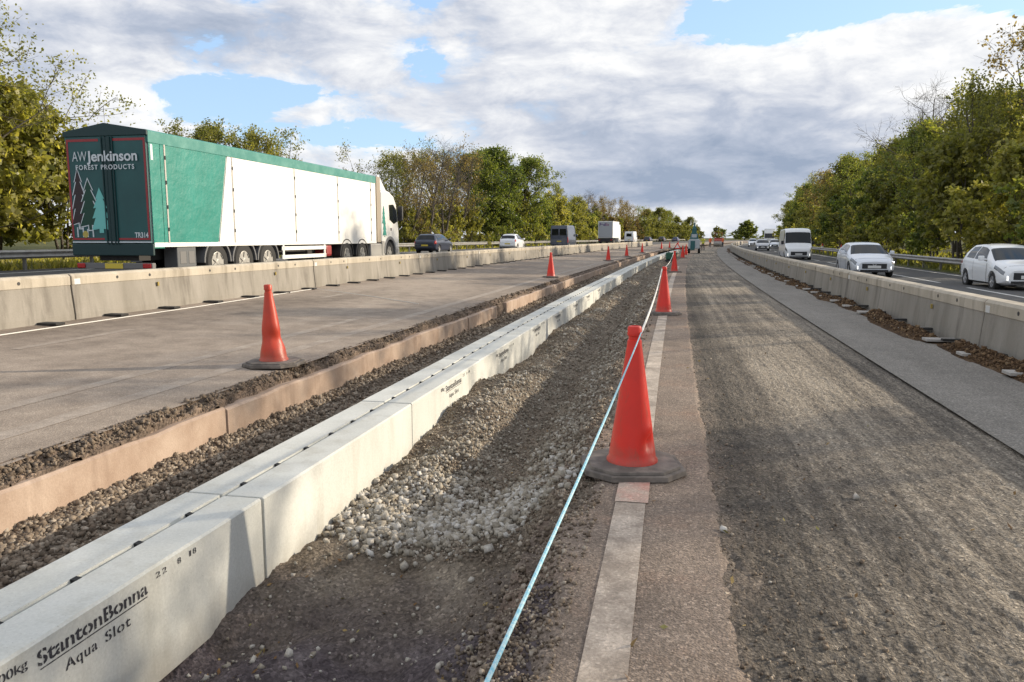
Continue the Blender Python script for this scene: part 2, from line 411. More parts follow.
m_rope = M('pale_blue_rope', (.20, .47, .60), .8, noise=((.46, .62, .66), 90, .42, .58))
m_rope_w = M('white_rope', (.68, .66, .62), .8)

# ------------------------------------------------------------------ terrain, roads, trench
S_LONG = np.concatenate([np.arange(-40, 60, 2.), np.arange(60, 420, 6.), np.arange(420, 4200, 90.)])
def strip(name, ts, ss, zf, m, kind='structure'):
    T, SS = np.meshgrid(np.asarray(ts, float), np.asarray(ss, float))
    Zz = zf(T, SS) if callable(zf) else np.full(T.shape, zf)
    V = np.stack([T + cx_(SS), SS, Zz], -1).reshape(-1, 3)
    a, b = T.shape; i = np.arange(a * b).reshape(a, b)
    F = np.stack([i[:-1, :-1], i[:-1, 1:], i[1:, 1:], i[1:, :-1]], -1).reshape(-1, 4)
    o = link(name, mesh_np(name, V, F, True), m); struct(o, kind); return o
gt = [-3500, -900, -200, -90, -45, -34, -27, -24.5, -23.2, -22.6, 13.05, 13.3, 14.0, 16, 20, 27, 45, 90, 200, 900, 3500]
gz = [1, 1, 1, 1.2, 1.1, .9, .6, .40, .36, -1.5, -1.5, -.09, -.05, .25, .7, 1.2, 1.4, 1, 1, 1, 1]
strip('ground', gt, S_LONG, lambda T, s: np.interp(T, gt, gz), m_verge)
ss_far = np.concatenate([np.arange(-30, 60, 1.5), np.arange(60, 420, 5.)])
strip('left_carriageway', np.concatenate([np.arange(-23.3, -12, 1.), np.arange(-12, -4.7, .33), [-4.59]]), ss_far, lambda T, s: zroad(T) - .0, m_leftroad)
strip('far_lane', [-23.0, -20, -17, -14, -12, -10.9], ss_far, lambda T, s: zroad(T) + .006, m_live)
strip('right_carriageway', [4.9, 6, 8, 10, 12, 13.15], ss_far, lambda T, s: zroad(T) - .002, m_live)
# broken road edge along the left side of the trench
def prog(a, b, d0, g):
    r = [a]; d = d0
    while r[-1] < b: r.append(r[-1] + d); d *= g
    return np.array(r)
s_near = np.concatenate([prog(1.2, 90, .03, 1.006), np.arange(95, 420, 6.)])
def z_edge(T, s):
    u = np.clip((T + 4.62 + (vn(s * 1.7, s * 0, 5) - .5) * .14 + (vn(s * 7, T * 6, 6) - .5) * .12) / .17, 0, 1)
    notch = np.exp(-((s - 19.3) / .5) ** 2) * .36 + np.exp(-((s - 27.5) / .45) ** 2) * .25
    z = .006 - .085 * u - (fbm(T * 14, s * 14, 8, 3) - .40) * .12 * np.minimum(1, u * 4) - notch * u
    jag = -4.47 + (vn(s * 2.2, s * 0, 61) - .5) * .09 + (vn(s * 13, s * 0, 62) - .5) * .05
    return np.where(T > jag, -.19 - notch, np.maximum(z, -.075 - notch))
strip('broken_road_edge', np.linspace(-4.74, -4.425, 30), s_near, z_edge, m_rubble)
def z_trench(T, s):
    right = T > -2.7
    nb = np.interp(s, [0, 3, 4.2, 6.0, 7, 8.5, 9.7, 11, 12.6, 14, 16, 20, 26, 40, 90], [-.58, -.58, -.56, -.50, -.44, -.33, -.29, -.40, -.50, -.46, -.36, -.42, -.38, -.36, -.34])
    mid = np.interp(s, [0, 4, 5, 6, 8, 11, 16, 25, 90], [-.60, -.59, -.54, -.53, -.56, -.58, -.56, -.52, -.48])
    re = np.interp(s, [0, 4, 5, 6, 9, 16, 90], [-.52, -.45, -.34, -.22, -.17, -.14, -.12])
    a = np.clip((T + 2.45) / .9, 0, 1); a = a * a * (3 - 2 * a)
    b = np.clip((T + 1.5) / .75, 0, 1); b = b * b * (3 - 2 * b)
    z = nb * (1 - a) + mid * a; z = z * (1 - b) + re * b
    heap = .16 * np.exp(-((T + 1.95) / .32) ** 2) * np.clip((s - 5.0) / 1.2, 0, 1) * (.4 + 1.1 * vn(s * .6, s * 0, 3))
    tongue = .07 * np.exp(-((s - 5.0 - (T + 1.3) * .3) / .55) ** 2) * np.exp(-((T + 1.35) / .8) ** 2)
    rough = (fbm(T * 2.2, s * 2.2, 11) - .5) * .16 + (fbm(T * 11, s * 11, 12, 3) - .5) * .05
    folds = .055 * np.sin((T * 1.1 - s * .55) * 6.5 + 2.5 * vn(T * 2, s * 2, 4)) * np.clip((4.4 - s) / .8, 0, 1)
    edge = np.clip((T + .86 + (vn(s * 2.5, s * 0, 9) - .5) * .16) / .22, 0, 1)
    zr = (z + heap + tongue + rough + folds) * (1 - edge) + (-.05 + (fbm(T * 14, s * 14, 13, 3) - .5) * .07) * edge
    zl = -.49 + (fbm(T * 5, s * 5, 14) - .5) * .08 + .09 * np.exp(-((T + 4.38) / .22) ** 2)
    return np.where(right, zr, zl)
strip('trench_floor', np.arange(-4.46, -2.9, .05), s_near, z_trench, m_trench)
strip('trench_floor', np.arange(-2.55, -.40, .035), s_near[s_near > 6.9], z_trench, m_trench)
sn = prog(1.2, 7.0, .015, 1.003)
strip('trench_floor', np.arange(-2.55, -.40, .015), sn, lambda T, s: z_trench(T, s) + (fbm(T * 34, s * 34, 77, 3) - .5) * .022, m_trench)
def z_strip(T, s):
    e = np.clip((-.47 + (vn(s * 1.9, s * 0, 21) - .5) * .16 + (vn(s * 9, s * 0, 22) - .5) * .07 - T) / .13, 0, 1)
    g = np.clip((T - .27 - (vn(s * 2.3, s * 0, 25) - .5) * .025 - (vn(s * 12, s * 0, 26) - .5) * .01) / .07, 0, 1)
    return .001 + (fbm(T * 9, s * 9, 23, 3) - .5) * .010 - .16 * e * e - e * (fbm(T * 16, s * 16, 24, 2) - .3) * .12 - .024 * g
strip('asphalt_strip', np.concatenate([np.arange(-.78, -.3, .025), np.arange(-.3, .22, .05), np.arange(.22, .35, .012)]), s_near, z_strip, m_strip)
def z_mill(T, s):
    a = vn((T * .9 + s * .42) * 30, (s * .9 - T * .42) * 9, 31); rid = 1 - np.abs(2 * a - 1)
    b = vn((T * .95 + s * .3) * 13, (s * .95 - T * .3) * 4, 35)
    gro = (rid - .5) * .013 + (b - .5) * .010 + (fbm(T * 55, s * 50, 32, 2) - .5) * .012
    return -.011 + gro * np.interp(s, [0, 14, 40, 60], [1, .8, .4, 0])
strip('milled_lane', np.arange(.19, 2.7, .0135), np.concatenate([prog(1.2, 14, .0135, 1.006)]), z_mill, m_milled)
strip('milled_lane', np.arange(.19, 2.7, .05), np.concatenate([prog(14.0, 90, .09, 1.01), np.arange(95, 420, 6.)]), z_mill, m_milled)
strip('smooth_strip', np.concatenate([[2.57], np.arange(2.6, 5.0, .3)]), ss_far, lambda T, s: .016 + 0 * T, m_smooth)
# painted lines
def line(name, t0, t1, s0, s1, m, dz=.0035, zf=zroad, n=None):
    return strip(name, [t0, t1], np.linspace(s0, s1, n or max(2, int((s1 - s0) / 1.5) + 1)), lambda T, s: zf(T) + dz, m)
def zs_line(T, s): return z_strip(T, s) + .005
m_redspray = worn_paint('red_spray_paint', (.52, .24, .19), .40, .70, (.40, .31, .25), (.56, .46, .38))
strip('red_spray_mark', np.linspace(-.30, -.10, 6), prog(4.55, 5.0, .05, 1), lambda T, s: z_strip(T, s) + .009, m_redspray)
strip('edge_line_marking', np.linspace(-.295, -.115, 6), np.concatenate([prog(1.2, 45, .05, 1.01)]), zs_line, m_white_worn)
line('edge_line_marking', -5.32, -5.12, -5, 300, m_white_ghost, n=200)
line('edge_line_marking', -6.05, -5.88, -5, 14, m_white_ghost)
for k in range(12): line('lane_dash_marking', -8.55, -8.40, 8.5 + k * 9, 10.8 + k * 9, m_white_ghost)
for s0, s1 in ((15.8, 20.8), (24, 28.8), (31.8, 39.4), (43, 48), (52, 57), (61, 66), (70, 75), (79, 84), (88, 93), (100, 105), (112, 117)): line('lane_dash_marking', 9.62, 9.77, s0, s1, m_white_line)
line('edge_line_marking', 12.45, 12.6, 5, 380, m_white_line, n=200)
line('edge_line_marking', 5.15, 5.3, 5, 380, m_white_line, n=200)
line('edge_line_marking', -21.4, -21.2, 0, 380, m_white_line, dz=.012, n=200)
for k in range(16): line('lane_dash_marking', -15.5, -15.35, 12 + k * 9, 14.5 + k * 9, m_white_line, dz=.012)

# ------------------------------------------------------------------ scattered stones and leaves
ICO = None
def ico():
    bm = bmesh.new(); bmesh.ops.create_icosphere(bm, subdivisions=1, radius=1)
    V = np.array([v.co[:] for v in bm.verts]); F = np.array([[v.index for v in f.verts] for f in bm.faces]); bm.free(); return V, F
ICV, ICF = ico()
CV = np.array([(x, y, z) for x in (-.62, .62) for y in (-.62, .62) for z in (-.62, .62)]); CF = np.array([(0, 1, 3), (0, 3, 2), (4, 6, 7), (4, 7, 5), (0, 4, 5), (0, 5, 1), (2, 3, 7), (2, 7, 6), (0, 2, 6), (0, 6, 4), (1, 5, 7), (1, 7, 3)])
def scatter(name, pts, size, m, flat=.65, tint=None, kind='stuff', angular=True):
    IV, IF = (CV, CF) if angular else (ICV, ICF); nv = len(IV)
    n = len(pts); pts = np.asarray(pts); size = np.asarray(size)
    v = IV[None] * (1 + rng.uniform(-.34, .34, (n, nv, 1))) + rng.uniform(-.32, .32, (n, nv, 3)) * rng.uniform([.7, .7, flat * .8], [1.3, 1.3, flat * 1.2], (n, 3))[:, None, :]
    a = rng.uniform(0, 6.28, n); ca, sa = np.cos(a), np.sin(a)
    b = rng.normal(0, .7, n); cb, sb = np.cos(b), np.sin(b)
    x, y, z = v[..., 0], v[..., 1], v[..., 2]
    y, z = y * cb[:, None] - z * sb[:, None], y * sb[:, None] + z * cb[:, None]
    x, y = x * ca[:, None] - y * sa[:, None], x * sa[:, None] + y * ca[:, None]
    V = np.stack([x, y, z], -1) * size[:, None, None] + pts[:, None, :]
    F = (IF[None] + (np.arange(n) * nv)[:, None, None]).reshape(-1, 3)
    me = mesh_np(name, V.reshape(-1, 3), F)
    at = me.attributes.new('tint', 'FLOAT', 'POINT')
    tv = rng.uniform(0, 1, n) if tint is None else tint
    at.data.foreach_set('value', np.repeat(tv, nv).astype(np.float32))
    o = link(name, me, m); o['kind'] = kind; return o
def inv_s(n, a, b):  # denser near the camera
    u = rng.uniform(0, 1, n); return 1 / (1 / a + u * (1 / b - 1 / a))
def on(T, s, zf, lift): return np.stack([T + cx_(s), s, zf(T, s) + lift], -1)
# gravel in the right part of the trench
N = 30000; s = inv_s(N, 4.3, 60); T = rng.uniform(-2.43, -.62, N)
front = 4.75 + (T + 1.3) * .25 + (T + 1.3) ** 2 * .5 + rng.normal(0, .12, N)
heapy = np.exp(-((T + 1.95) / .35) ** 2) + np.exp(-((T + .95) / .24) ** 2) + np.exp(-((s - 5.4) / .5) ** 2) * 1.3
keep = (s > front) & (rng.uniform(0, 1, N) < .08 + .75 * np.clip(heapy, 0, 1)); T, s = T[keep], s[keep]
sz = np.minimum(rng.gamma(1.8, .0052, len(s)) + .005, .030); sz *= np.interp(s, [4, 5.2, 5.9, 7.5, 12, 40], [1.1, 1.15, 1.0, .75, .9, 1.9])
tint = np.clip(rng.uniform(0, 1, len(s)) ** 1.2 * .78 + .20 * np.exp(-((s - 5.3) / .8) ** 2) + .18 * np.clip(heapy[keep], 0, 1), 0, 1)
scatter('gravel', on(T, s, z_trench, sz * .45), sz, m_gravel, .7, tint)
N = 14000; s = inv_s(N, 4.2, 30); T = rng.uniform(-2.43, -.62, N); k = s > 4.6 + (T + 1.3) ** 2 * .5; T, s = T[k], s[k]
sz = rng.uniform(.004, .010, len(s)) * np.interp(s, [4, 10, 30], [1, 1.4, 2.4])
scatter('fine_gravel', on(T, s, z_trench, sz * .4), sz, m_gravel2, .7)
N = 20000; s = inv_s(N, 2.3, 45); T = np.where(rng.uniform(0, 1, N) < .55, rng.normal(-4.22, .12, N), rng.uniform(-4.4, -3.0, N)); T = np.clip(T, -4.4, -2.98)
sz = np.minimum(rng.gamma(3, .0034, N) + .006, .026); sz *= np.interp(s, [2, 10, 40], [1, 1.1, 1.7])
scatter('trench_stones', on(T, s, z_trench, sz * .45), sz, m_gravel2, .75)
N = 6500; s = inv_s(N, 2.0, 30); T = np.clip(rng.normal(-4.54, .045, N), -4.72, -4.45); sz = rng.gamma(2.5, .0026, N) + .004; sz *= np.interp(s, [2, 10, 30], [1, 1.2, 2])
scatter('asphalt_rubble', on(T, s, z_edge, sz * .4), sz, m_gravel2, .75, rng.uniform(0, .6, N))
N = 9000; s = inv_s(N, 1.6, 25); T = np.clip(rng.normal(-.64, .12, N), -.95, -.40); sz = rng.gamma(2, .0022, N) + .003; sz *= np.interp(s, [2, 10, 30], [1, 1.3, 2])
scatter('asphalt_rubble', on(T, s, lambda T, s: np.maximum(z_strip(T, s), z_trench(T, s)), sz * .4), sz, m_gravel2, .75)
# loose pebbles on the fabric, the strip and the milled lane
N = 330; s = inv_s(N, 2.4, 5.0); T = rng.uniform(-2.4, -.75, N); sz = rng.gamma(2, .0038, N) + .003
scatter('loose_pebbles', on(T, s, z_trench, sz * .4), sz, m_gravel, .6, rng.uniform(.4, 1, N))
N = 900; s = inv_s(N, 2.0, 14); T = np.abs(rng.normal(0, .45, N)) + .28; k = T < 2.5; T, s = T[k], s[k]; sz = np.minimum(rng.gamma(1.6, .0021, len(s)) + .0025, .012)
scatter('loose_chippings', on(T, s, z_mill, sz * .4), sz, m_gravel2, .6)
bx = np.array([[.33, 4.22, .0], [1.18, 4.95, 0], [.5, 3.6, 0], [1.55, 7.5, 0], [2.35, 4.6, 0], [-.7, 5.6, 0]])
sz = np.array([.026, .024, .009, .02, .022, .02]); scatter('loose_pebbles', bx + np.array([0, 0, 1]) * (sz * .3)[:, None] + np.array([0, 0, -.008]), sz, m_gravel, .7, np.array([1, .9, .8, .6, .6, .8]))
def leaves(name, T, s, zf, m, size):
    n = len(T); P = on(T, s, zf, .006); a = rng.uniform(0, 6.28, n); tl = rng.normal(0, .5, (n, 2))
    u = np.stack([np.cos(a), np.sin(a), tl[:, 0]], -1); v = np.stack([-np.sin(a), np.cos(a), tl[:, 1]], -1)
    sz = rng.uniform(.5, 1.2, n)[:, None] * size
    V = np.stack([P - u * sz, P + v * sz * .55 + [0, 0, .006], P + u * sz * 1.2 + [0, 0, .008], P - v * sz * .55], 1).reshape(-1, 3)
    me = mesh_np(name, V, np.arange(4 * n).reshape(n, 4)); at = me.attributes.new('tint', 'FLOAT', 'POINT')
    at.data.foreach_set('value', np.repeat(rng.uniform(0, 1, n), 4).astype(np.float32))
    o = link(name, me, m); o['kind'] = 'stuff'
N = 170; s = inv_s(N, 2.3, 9); T = np.where(rng.uniform(0, 1, N) < .5, -2.36 + np.abs(rng.normal(0, .18, N)), rng.uniform(-2.4, -.7, N))
leaves('fallen_leaves', T, s, z_trench, m_leaflit, .017)
N = 60; leaves('fallen_leaves', rng.uniform(-.4, 2.4, N), inv_s(N, 2.5, 15), lambda T, s: T * 0 + .004, m_leaflit, .016)
# soil and litter along the foot of the right barrier
def z_deb(T, s):
    amt = np.clip((vn(s * .8, s * 0, 41) - .10) * 2.2, 0, 1) * np.interp(s, [5, 8, 25, 60, 110], [1.2, 1.1, .9, .7, .5])
    prof = np.exp(-((T - 3.98 - (vn(s * .9, s * 0, 42) - .5) * .22) / .17) ** 2)
    return .006 + amt * prof * .12 + (fbm(T * 9, s * 9, 43, 3) - .5) * .10 * np.minimum(1, prof * 1.5) * amt - .03 * (prof < .12)
strip('soil_debris', np.arange(3.3, 4.34, .06), np.concatenate([np.arange(3, 30, .07), np.arange(30, 120, .4)]), z_deb, m_soil, 'stuff')
N = 16000; s = inv_s(N, 5.5, 60); T = np.clip(rng.normal(3.96, .17, N), 3.4, 4.22); k = z_deb(T, s) > .035; T, s = T[k], s[k]
sz = rng.gamma(2.2, .0034, len(s)) + .004; sz *= np.interp(s, [5, 12, 50], [1, 1.1, 2.2])
scatter('soil_clods', on(T, s, z_deb, sz * .3), sz, m_debris, .6)

# ------------------------------------------------------------------ lettering
def text_bm(txt, width=None, height=None, bold=0, gap=0, space=1):
    cu = bpy.data.curves.new('lettering', 'FONT'); cu.body = txt; cu.size = 1; cu.fill_mode = 'BOTH'; cu.offset = bold; cu.space_character = space
    o = bpy.data.objects.new('lettering', cu); COL.objects.link(o)
    dg = bpy.context.evaluated_depsgraph_get(); dg.update()
    me = bpy.data.meshes.new_from_object(o.evaluated_get(dg), depsgraph=dg)
    bpy.data.objects.remove(o); bpy.data.curves.remove(cu)
    bm = bmesh.new(); bm.from_mesh(me); bpy.data.meshes.remove(me)
    bmesh.ops.remove_doubles(bm, verts=bm.verts, dist=1e-4)
    if gap:
        seen = set(); isl = []
        for f in list(bm.faces):
            if f in seen: continue
            st = [f]; seen.add(f); cur = []
            while st:
                g = st.pop(); cur.append(g)
                for e in g.edges:
                    for h in e.link_faces:
                        if h not in seen: seen.add(h); st.append(h)
            isl.append(cur)
        cuts = []
        for cur in isl:
            xs = [v.co.x for f in cur for v in f.verts]; a, b = min(xs), max(xs)
            if b - a > .405: cuts.append(((a + b) / 2, a, b))
        for c, a, b in cuts:
            for x in (c - gap / 2, c + gap / 2):
                fs = [f for f in bm.faces if a - .01 < f.calc_center_median().x < b + .01]
                geo = fs + list({e for f in fs for e in f.edges}) + list({v for f in fs for v in f.verts})
                bmesh.ops.bisect_plane(bm, geom=geo, plane_co=(x, 0, 0), plane_no=(1, 0, 0))
            dead = [f for f in bm.faces if abs(f.calc_center_median().x - c) < gap / 2 and a < f.calc_center_median().x < b]
            bmesh.ops.delete(bm, geom=dead, context='FACES')
    xs = [v.co.x for v in bm.verts]; x0, x1 = min(xs), max(xs)
    sx = width / (x1 - x0) if width else height / .73
    sy = height / .73 if height else sx
    for v in bm.verts: v.co = Vector(((v.co.x - x0) * sx, v.co.y * sy, 0))
    return bm
def place_bm(bm, origin, ux, uy):
    ux, uy = Vector(ux), Vector(uy); o = Vector(origin)
    for v in bm.verts: v.co = o + ux * v.co.x + uy * v.co.y
    return bm
def merge(dst, src):
    me = bpy.data.meshes.new('tmp'); src.to_mesh(me); src.free(); dst.from_mesh(me); bpy.data.meshes.remove(me); return dst

# ------------------------------------------------------------------ drain blocks
BL = 2.77; BW = .53; BH = .60
def block_bm():
    bm = bmesh.new(); c = .012
    prof = [(-BW / 2, -BH), (BW / 2, -BH), (BW / 2, -c), (BW / 2 - c, 0), (.012, 0), (.004, -.03), (-.016, -.03), (-.020, .004), (-BW / 2 + c, .004), (-BW / 2, -c)]
    prism_y(bm, prof, 0, BL - .014)
    es = [e for e in bm.edges if abs(e.verts[0].co.y - e.verts[1].co.y) < 1e-5]
    bmesh.ops.bevel(bm, geom=es, offset=.006, segments=2, affect='EDGES', profile=.5)
    return bm
blk = bpy.data.meshes.new('drain_block'); b_ = block_bm(); b_.to_mesh(blk); b_.free(); blk.materials.append(m_block)
slotm = bpy.data.meshes.new('slot_opening'); b_ = bmesh.new()
prism_y(b_, [(-.0185, .0052), (-.014, -.029), (.002, -.029), (.0135, .0012)], 0, .04)
b_.to_mesh(slotm); b_.free(); slotm.materials.append(m_black)
UX, UZ = (0, 1, 0), (0, 0, 1); FX = BW / 2 + .002
def stencil_lines(d0, dz=0, far=False):
    out = []
    for nm, txt, wd, ht, bo, sp_, y, z in (('stencil_lettering', 'StantonBonna', .665, .068, .020, 1, 2.445, -.112), ('stencil_lettering', 'Aqua', .185, .052, .012, 1.1, 2.58, -.208), ('stencil_lettering', 'Slot', .165, .052, .012, 1.1, 2.815, -.208),
        ('date_stamp', '2', .034, .031, .02, 1, 3.175, -.067), ('date_stamp', '2', .034, .031, .02, 1, 3.225, -.067), ('date_stamp', '8', .030, .031, .02, 1, 3.345, -.067), ('date_stamp', '1', .016, .031, .02, 1, 3.445, -.067), ('date_stamp', '8', .030, .031, .02, 1, 3.475, -.067), ('weight_mark', '00kg', .135, .040, .010, 1, 2.262, -.082)):
        bm = place_bm(text_bm(txt, wd, ht, bo, .06, sp_), (FX, y + d0, z), UX, UZ)
        me = bpy.data.meshes.new(nm); bm.to_mesh(me); bm.free(); me.materials.append(m_stencil); out.append((nm, me))
    bm = bmesh.new(); bm.faces.new([bm.verts.new((FX, y + d0, z)) for y, z in ((2.455, -.131), (3.105, -.131), (3.105, -.125), (2.455, -.125))])
    me = bpy.data.meshes.new('underline'); bm.to_mesh(me); bm.free(); me.materials.append(m_stencil); out.append(('underline', me))
    return out
edges = [-1.35, 1.42, 4.2, 7.0, 9.72, 12.5]
while edges[-1] < 108: edges.append(edges[-1] + BL)
st_far = stencil_lines(-1.345)
ordn = ['zeroth', 'first', 'second', 'third', 'fourth', 'fifth', 'sixth', 'seventh', 'eighth', 'ninth', 'tenth']
for i in range(1, len(edges) - 1):
    s0 = edges[i]; wob = random.uniform(-.008, .008)
    o = bpy.data.objects.new('drain_block', blk); COL.objects.link(o)
    o.location = W(-2.715 + wob, s0 + .007, .002 + random.uniform(-.004, .006)); o.rotation_euler = (0, 0, head(s0 + 1.4)); o.scale.y = (edges[i + 1] - s0 - .020) / (BL - .014)
    if i == 1: lb = 'pale concrete slot drain block lettered StantonBonna Aqua Slot, nearest to the viewer'
    elif i == 2: lb = 'pale concrete drain block right behind the lettered nearest one, its long side plain'
    elif i <= 10: lb = f'pale concrete slot drain block, {ordn[i]} from the near end of the row in the trench'
    else: lb = 'pale concrete slot drain block in the distant part of the row along the trench'
    tag(o, lb, 'drain block', 'slot drain blocks laid in the trench')
    if i < 12:
        for k in range(6): c = link('slot_opening', slotm, None, o); c.location.y = .2 + k * .44
    if i == 1:
        for nm, me in stencil_lines(-(s0 + .007)): link(nm, me, None, o)
    elif 3 <= i <= 9:
        for nm, me in st_far: c = link(nm, me, None, o); c.location = (0, (.0, .1, -.1, .05)[i % 4], (.0, -.02, .01)[i % 3])

# ------------------------------------------------------------------ buff haunch wall pieces on the left side of the trench
hs = [-1.6, 3.0, 6.9, 9.9, 12.8, 16.2, 18.9]; hs2 = [20.0, 22.4, 25.0, 27.2, 27.8, 30.4, 33, 35.6, 38.4, 41, 44, 47, 50, 53.5, 57, 61, 65, 70, 75, 81, 88, 96]
def haunch(s0, s1, i, lab):
    bm = bmesh.new(); n = max(3, int((s1 - s0) / .35)); L = s1 - s0 - .012
    top = [-.106 + random.uniform(-.012, .010) for _ in range(n + 1)]; pr = None
    for k in range(n + 1):
        y = L * k / n; f = random.uniform(-.006, .006)
        ring = [bm.verts.new(p) for p in ((-.22, y, -.6), (f, y, -.6), (f - .004, y, top[k] - .02), (f - .03, y, top[k]), (-.22, y, top[k] - .01))]
        if pr:
            for j in range(5): bm.faces.new((pr[j], pr[(j + 1) % 5], ring[(j + 1) % 5], ring[j]))
        else: bm.faces.new(ring)
        pr = ring
    bm.faces.new(pr[::-1]); bmesh.ops.recalc_face_normals(bm, faces=bm.faces)
    o = bmobj('concrete_haunch', bm, m_haunch); o.location = W(-4.38 + random.uniform(-.012, .012), s0, 0); o.rotation_euler = (0, 0, head((s0 + s1) / 2))
    tag(o, lab, 'concrete haunch', 'buff concrete haunch pieces along the trench')
for i, (a, b) in enumerate(zip(hs, hs[1:])): haunch(a, b, i, f'buff concrete haunch under the broken road edge, {ordn[i + 1]} piece from the near end')
for i, (a, b) in enumerate(zip(hs2, hs2[1:])): haunch(a, b, i, f'buff concrete haunch beyond the crumbled gap, {ordn[i + 1]} piece after it' if i < 4 else 'buff concrete haunch in the far run of pieces along the trench')

# ------------------------------------------------------------------ concrete barriers
def barrier_mesh(L, h=.78):
    bm = bmesh.new()
    # local x: 0 = base of the face towards the trench (+x), body towards -x
    prof = [(0, -.04), (0, .10), (-.045, h - .19), (-.035, h - .18), (-.035, h - .04), (-.075, h), (-.29, h), (-.33, h - .04), (-.33, h - .18), (-.32, h - .19), (-.365, .10), (-.365, -.04)]
    prism_y(bm, prof, 0, L - .03)
    es = [e for e in bm.edges if abs(e.verts[0].co.y - e.verts[1].co.y) < 1e-5]
    bmesh.ops.bevel(bm, geom=es, offset=.012, segments=2, affect='EDGES', profile=.5)
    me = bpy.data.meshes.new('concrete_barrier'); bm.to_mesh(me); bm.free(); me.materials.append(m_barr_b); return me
def simple(name, fn, m):
    bm = bmesh.new(); fn(bm); me = bpy.data.meshes.new(name); bm.to_mesh(me); bm.free(); me.materials.append(m); return me
LB = 9.0
bar_me = barrier_mesh(LB)
m_yel = M('yellow_tag', (.34, .25, .06), .7)
m_sign = M('pale_tag', (.6, .6, .58), .6)
hole_me = simple('lifting_hole', lambda bm: lathe(bm, [(.028, -.006), (.028, .0)], 12, 'X', (-.0335 + .004, 0, .68)), m_plastic)
pad_me = simple('foot_pad', lambda bm: box(bm, (.0, -.10, -.005), (.36, .10, .035), .008), m_rubber)
foot_me = simple('foot_plate', lambda bm: box(bm, (.0, -.22, -.01), (.46, .02, .028), .005), m_plate)
tag_me = simple('lifting_tag', lambda bm: box(bm, (-.02, -.022, .45), (.008, .022, .53), .005), m_yel)
cap_me = simple('joint_plate', lambda bm: box(bm, (-.04, .05, .60), (-.031, .19, .70), .003), m_sign)
def barrier(side, s0, lab, grp, tagged):
    if side < 0: p0 = W(-10.05, s0, ZR(-10.05)); rz = head(s0 + LB / 2)
    else: p0 = W(4.26, s0 + LB - .03, -.03); rz = head(s0 + LB / 2) + math.pi
    o = link('concrete_barrier', bar_me) if False else bpy.data.objects.new('concrete_barrier', bar_me)
    COL.objects.link(o); o.location = p0; o.rotation_euler = (0, 0, rz); tag(o, lab, 'barrier', grp)
    far = s0 > 60
    if side < 0:
        for k in range(6):
            if far and k % 2: continue
            c = link('foot_pad', pad_me, None, o); c.location = (0, .75 + 1.5 * k, 0)
    else:
        for k in range(6):
            if s0 > 75: break
            c = link('foot_plate', foot_me, None, o); c.location = (.02, .8 + 1.5 * k, .085)
            c = link('foot_pad', pad_me, None, o); c.location = (-.06, .8 + 1.5 * k + .12, .11); c.scale = (1, .55, .8)
    if not far:
        for y in (1.1, 2.0, 4.0, 5.0, 7.0, 7.9): c = link('lifting_hole', hole_me, None, o); c.location.y = y
        c = link('joint_plate', cap_me, None, o)
        if tagged:
            for y in (2.2, 6.8): c = link('lifting_tag', tag_me, None, o); c.location.y = y
for i in range(-2, 15):
    s0 = 11.4 + LB * i
    lab = (f'grey concrete barrier on the left carriageway, {ordn[i + 3]} segment from the near end, behind rubber feet' if i < 4 else 'grey concrete barrier in the far run of the left line of segments')
    barrier(-1, s0, lab, 'concrete barriers along the left carriageway', i >= 0)
for i in range(-2, 22):
    s0 = 11.9 + LB * i
    lab = (f'shaded concrete barrier beside the brown soil on the right, {ordn[i + 3]} segment from the near end' if i < 4 else 'concrete barrier in the far curving run on the right of the milled lane')
    barrier(1, s0, lab, 'concrete barriers along the right carriageway', True)

# ------------------------------------------------------------------ guard rails
def guard(name, tt, zf, s0, s1, lab, hgt=.62, step=3.2, face=1):
    root = thing(name, lab, 'guard rail', W(tt, s0, zf))
    o0 = W(tt, s0, zf)
    prof = [(0, 0), (.03, .03), (.075, .07), (.03, .115), (.0, .155), (.03, .195), (.075, .24), (.03, .28), (0, .31)]
    bm = bmesh.new(); pr = None
    ss_ = np.arange(s0, s1, 4.)
    for s_ in ss_:
        p = W(tt, s_, zf) - o0
        ring = [bm.verts.new(p + Vector((face * x, 0, hgt - .31 + z))) for x, z in prof] + [bm.verts.new(p + Vector((face * (x - .012), 0, hgt - .31 + z))) for x, z in prof[::-1]]
        n = len(ring)
        if pr:
            for k in range(n): bm.faces.new((pr[k], pr[(k + 1) % n], ring[(k + 1) % n], ring[k]))
        pr = ring
    bmesh.ops.recalc_face_normals(bm, faces=bm.faces)
    bmobj('rail', bm, m_steel, root, True)
    pm = simple('post', lambda b: box(b, (-.05, -.05, -.3), (.05, .05, hgt - .03), .004), m_post)
    s_ = s0 + .6
    k = 0
    while s_ < s1 and k < 95:
        c = link('post', pm, None, root); c.location = W(tt - face * .075, s_, zf) - o0; s_ += step; k += 1
guard('guard_rail', 13.35, -.02, -4, 300, 'grey steel guard rail along the foot of the wood on the right', .62, face=-1)
guard('guard_rail', -22.6, .44, -6, 300, 'pale steel guard rail along the far left verge behind the traffic', .74)

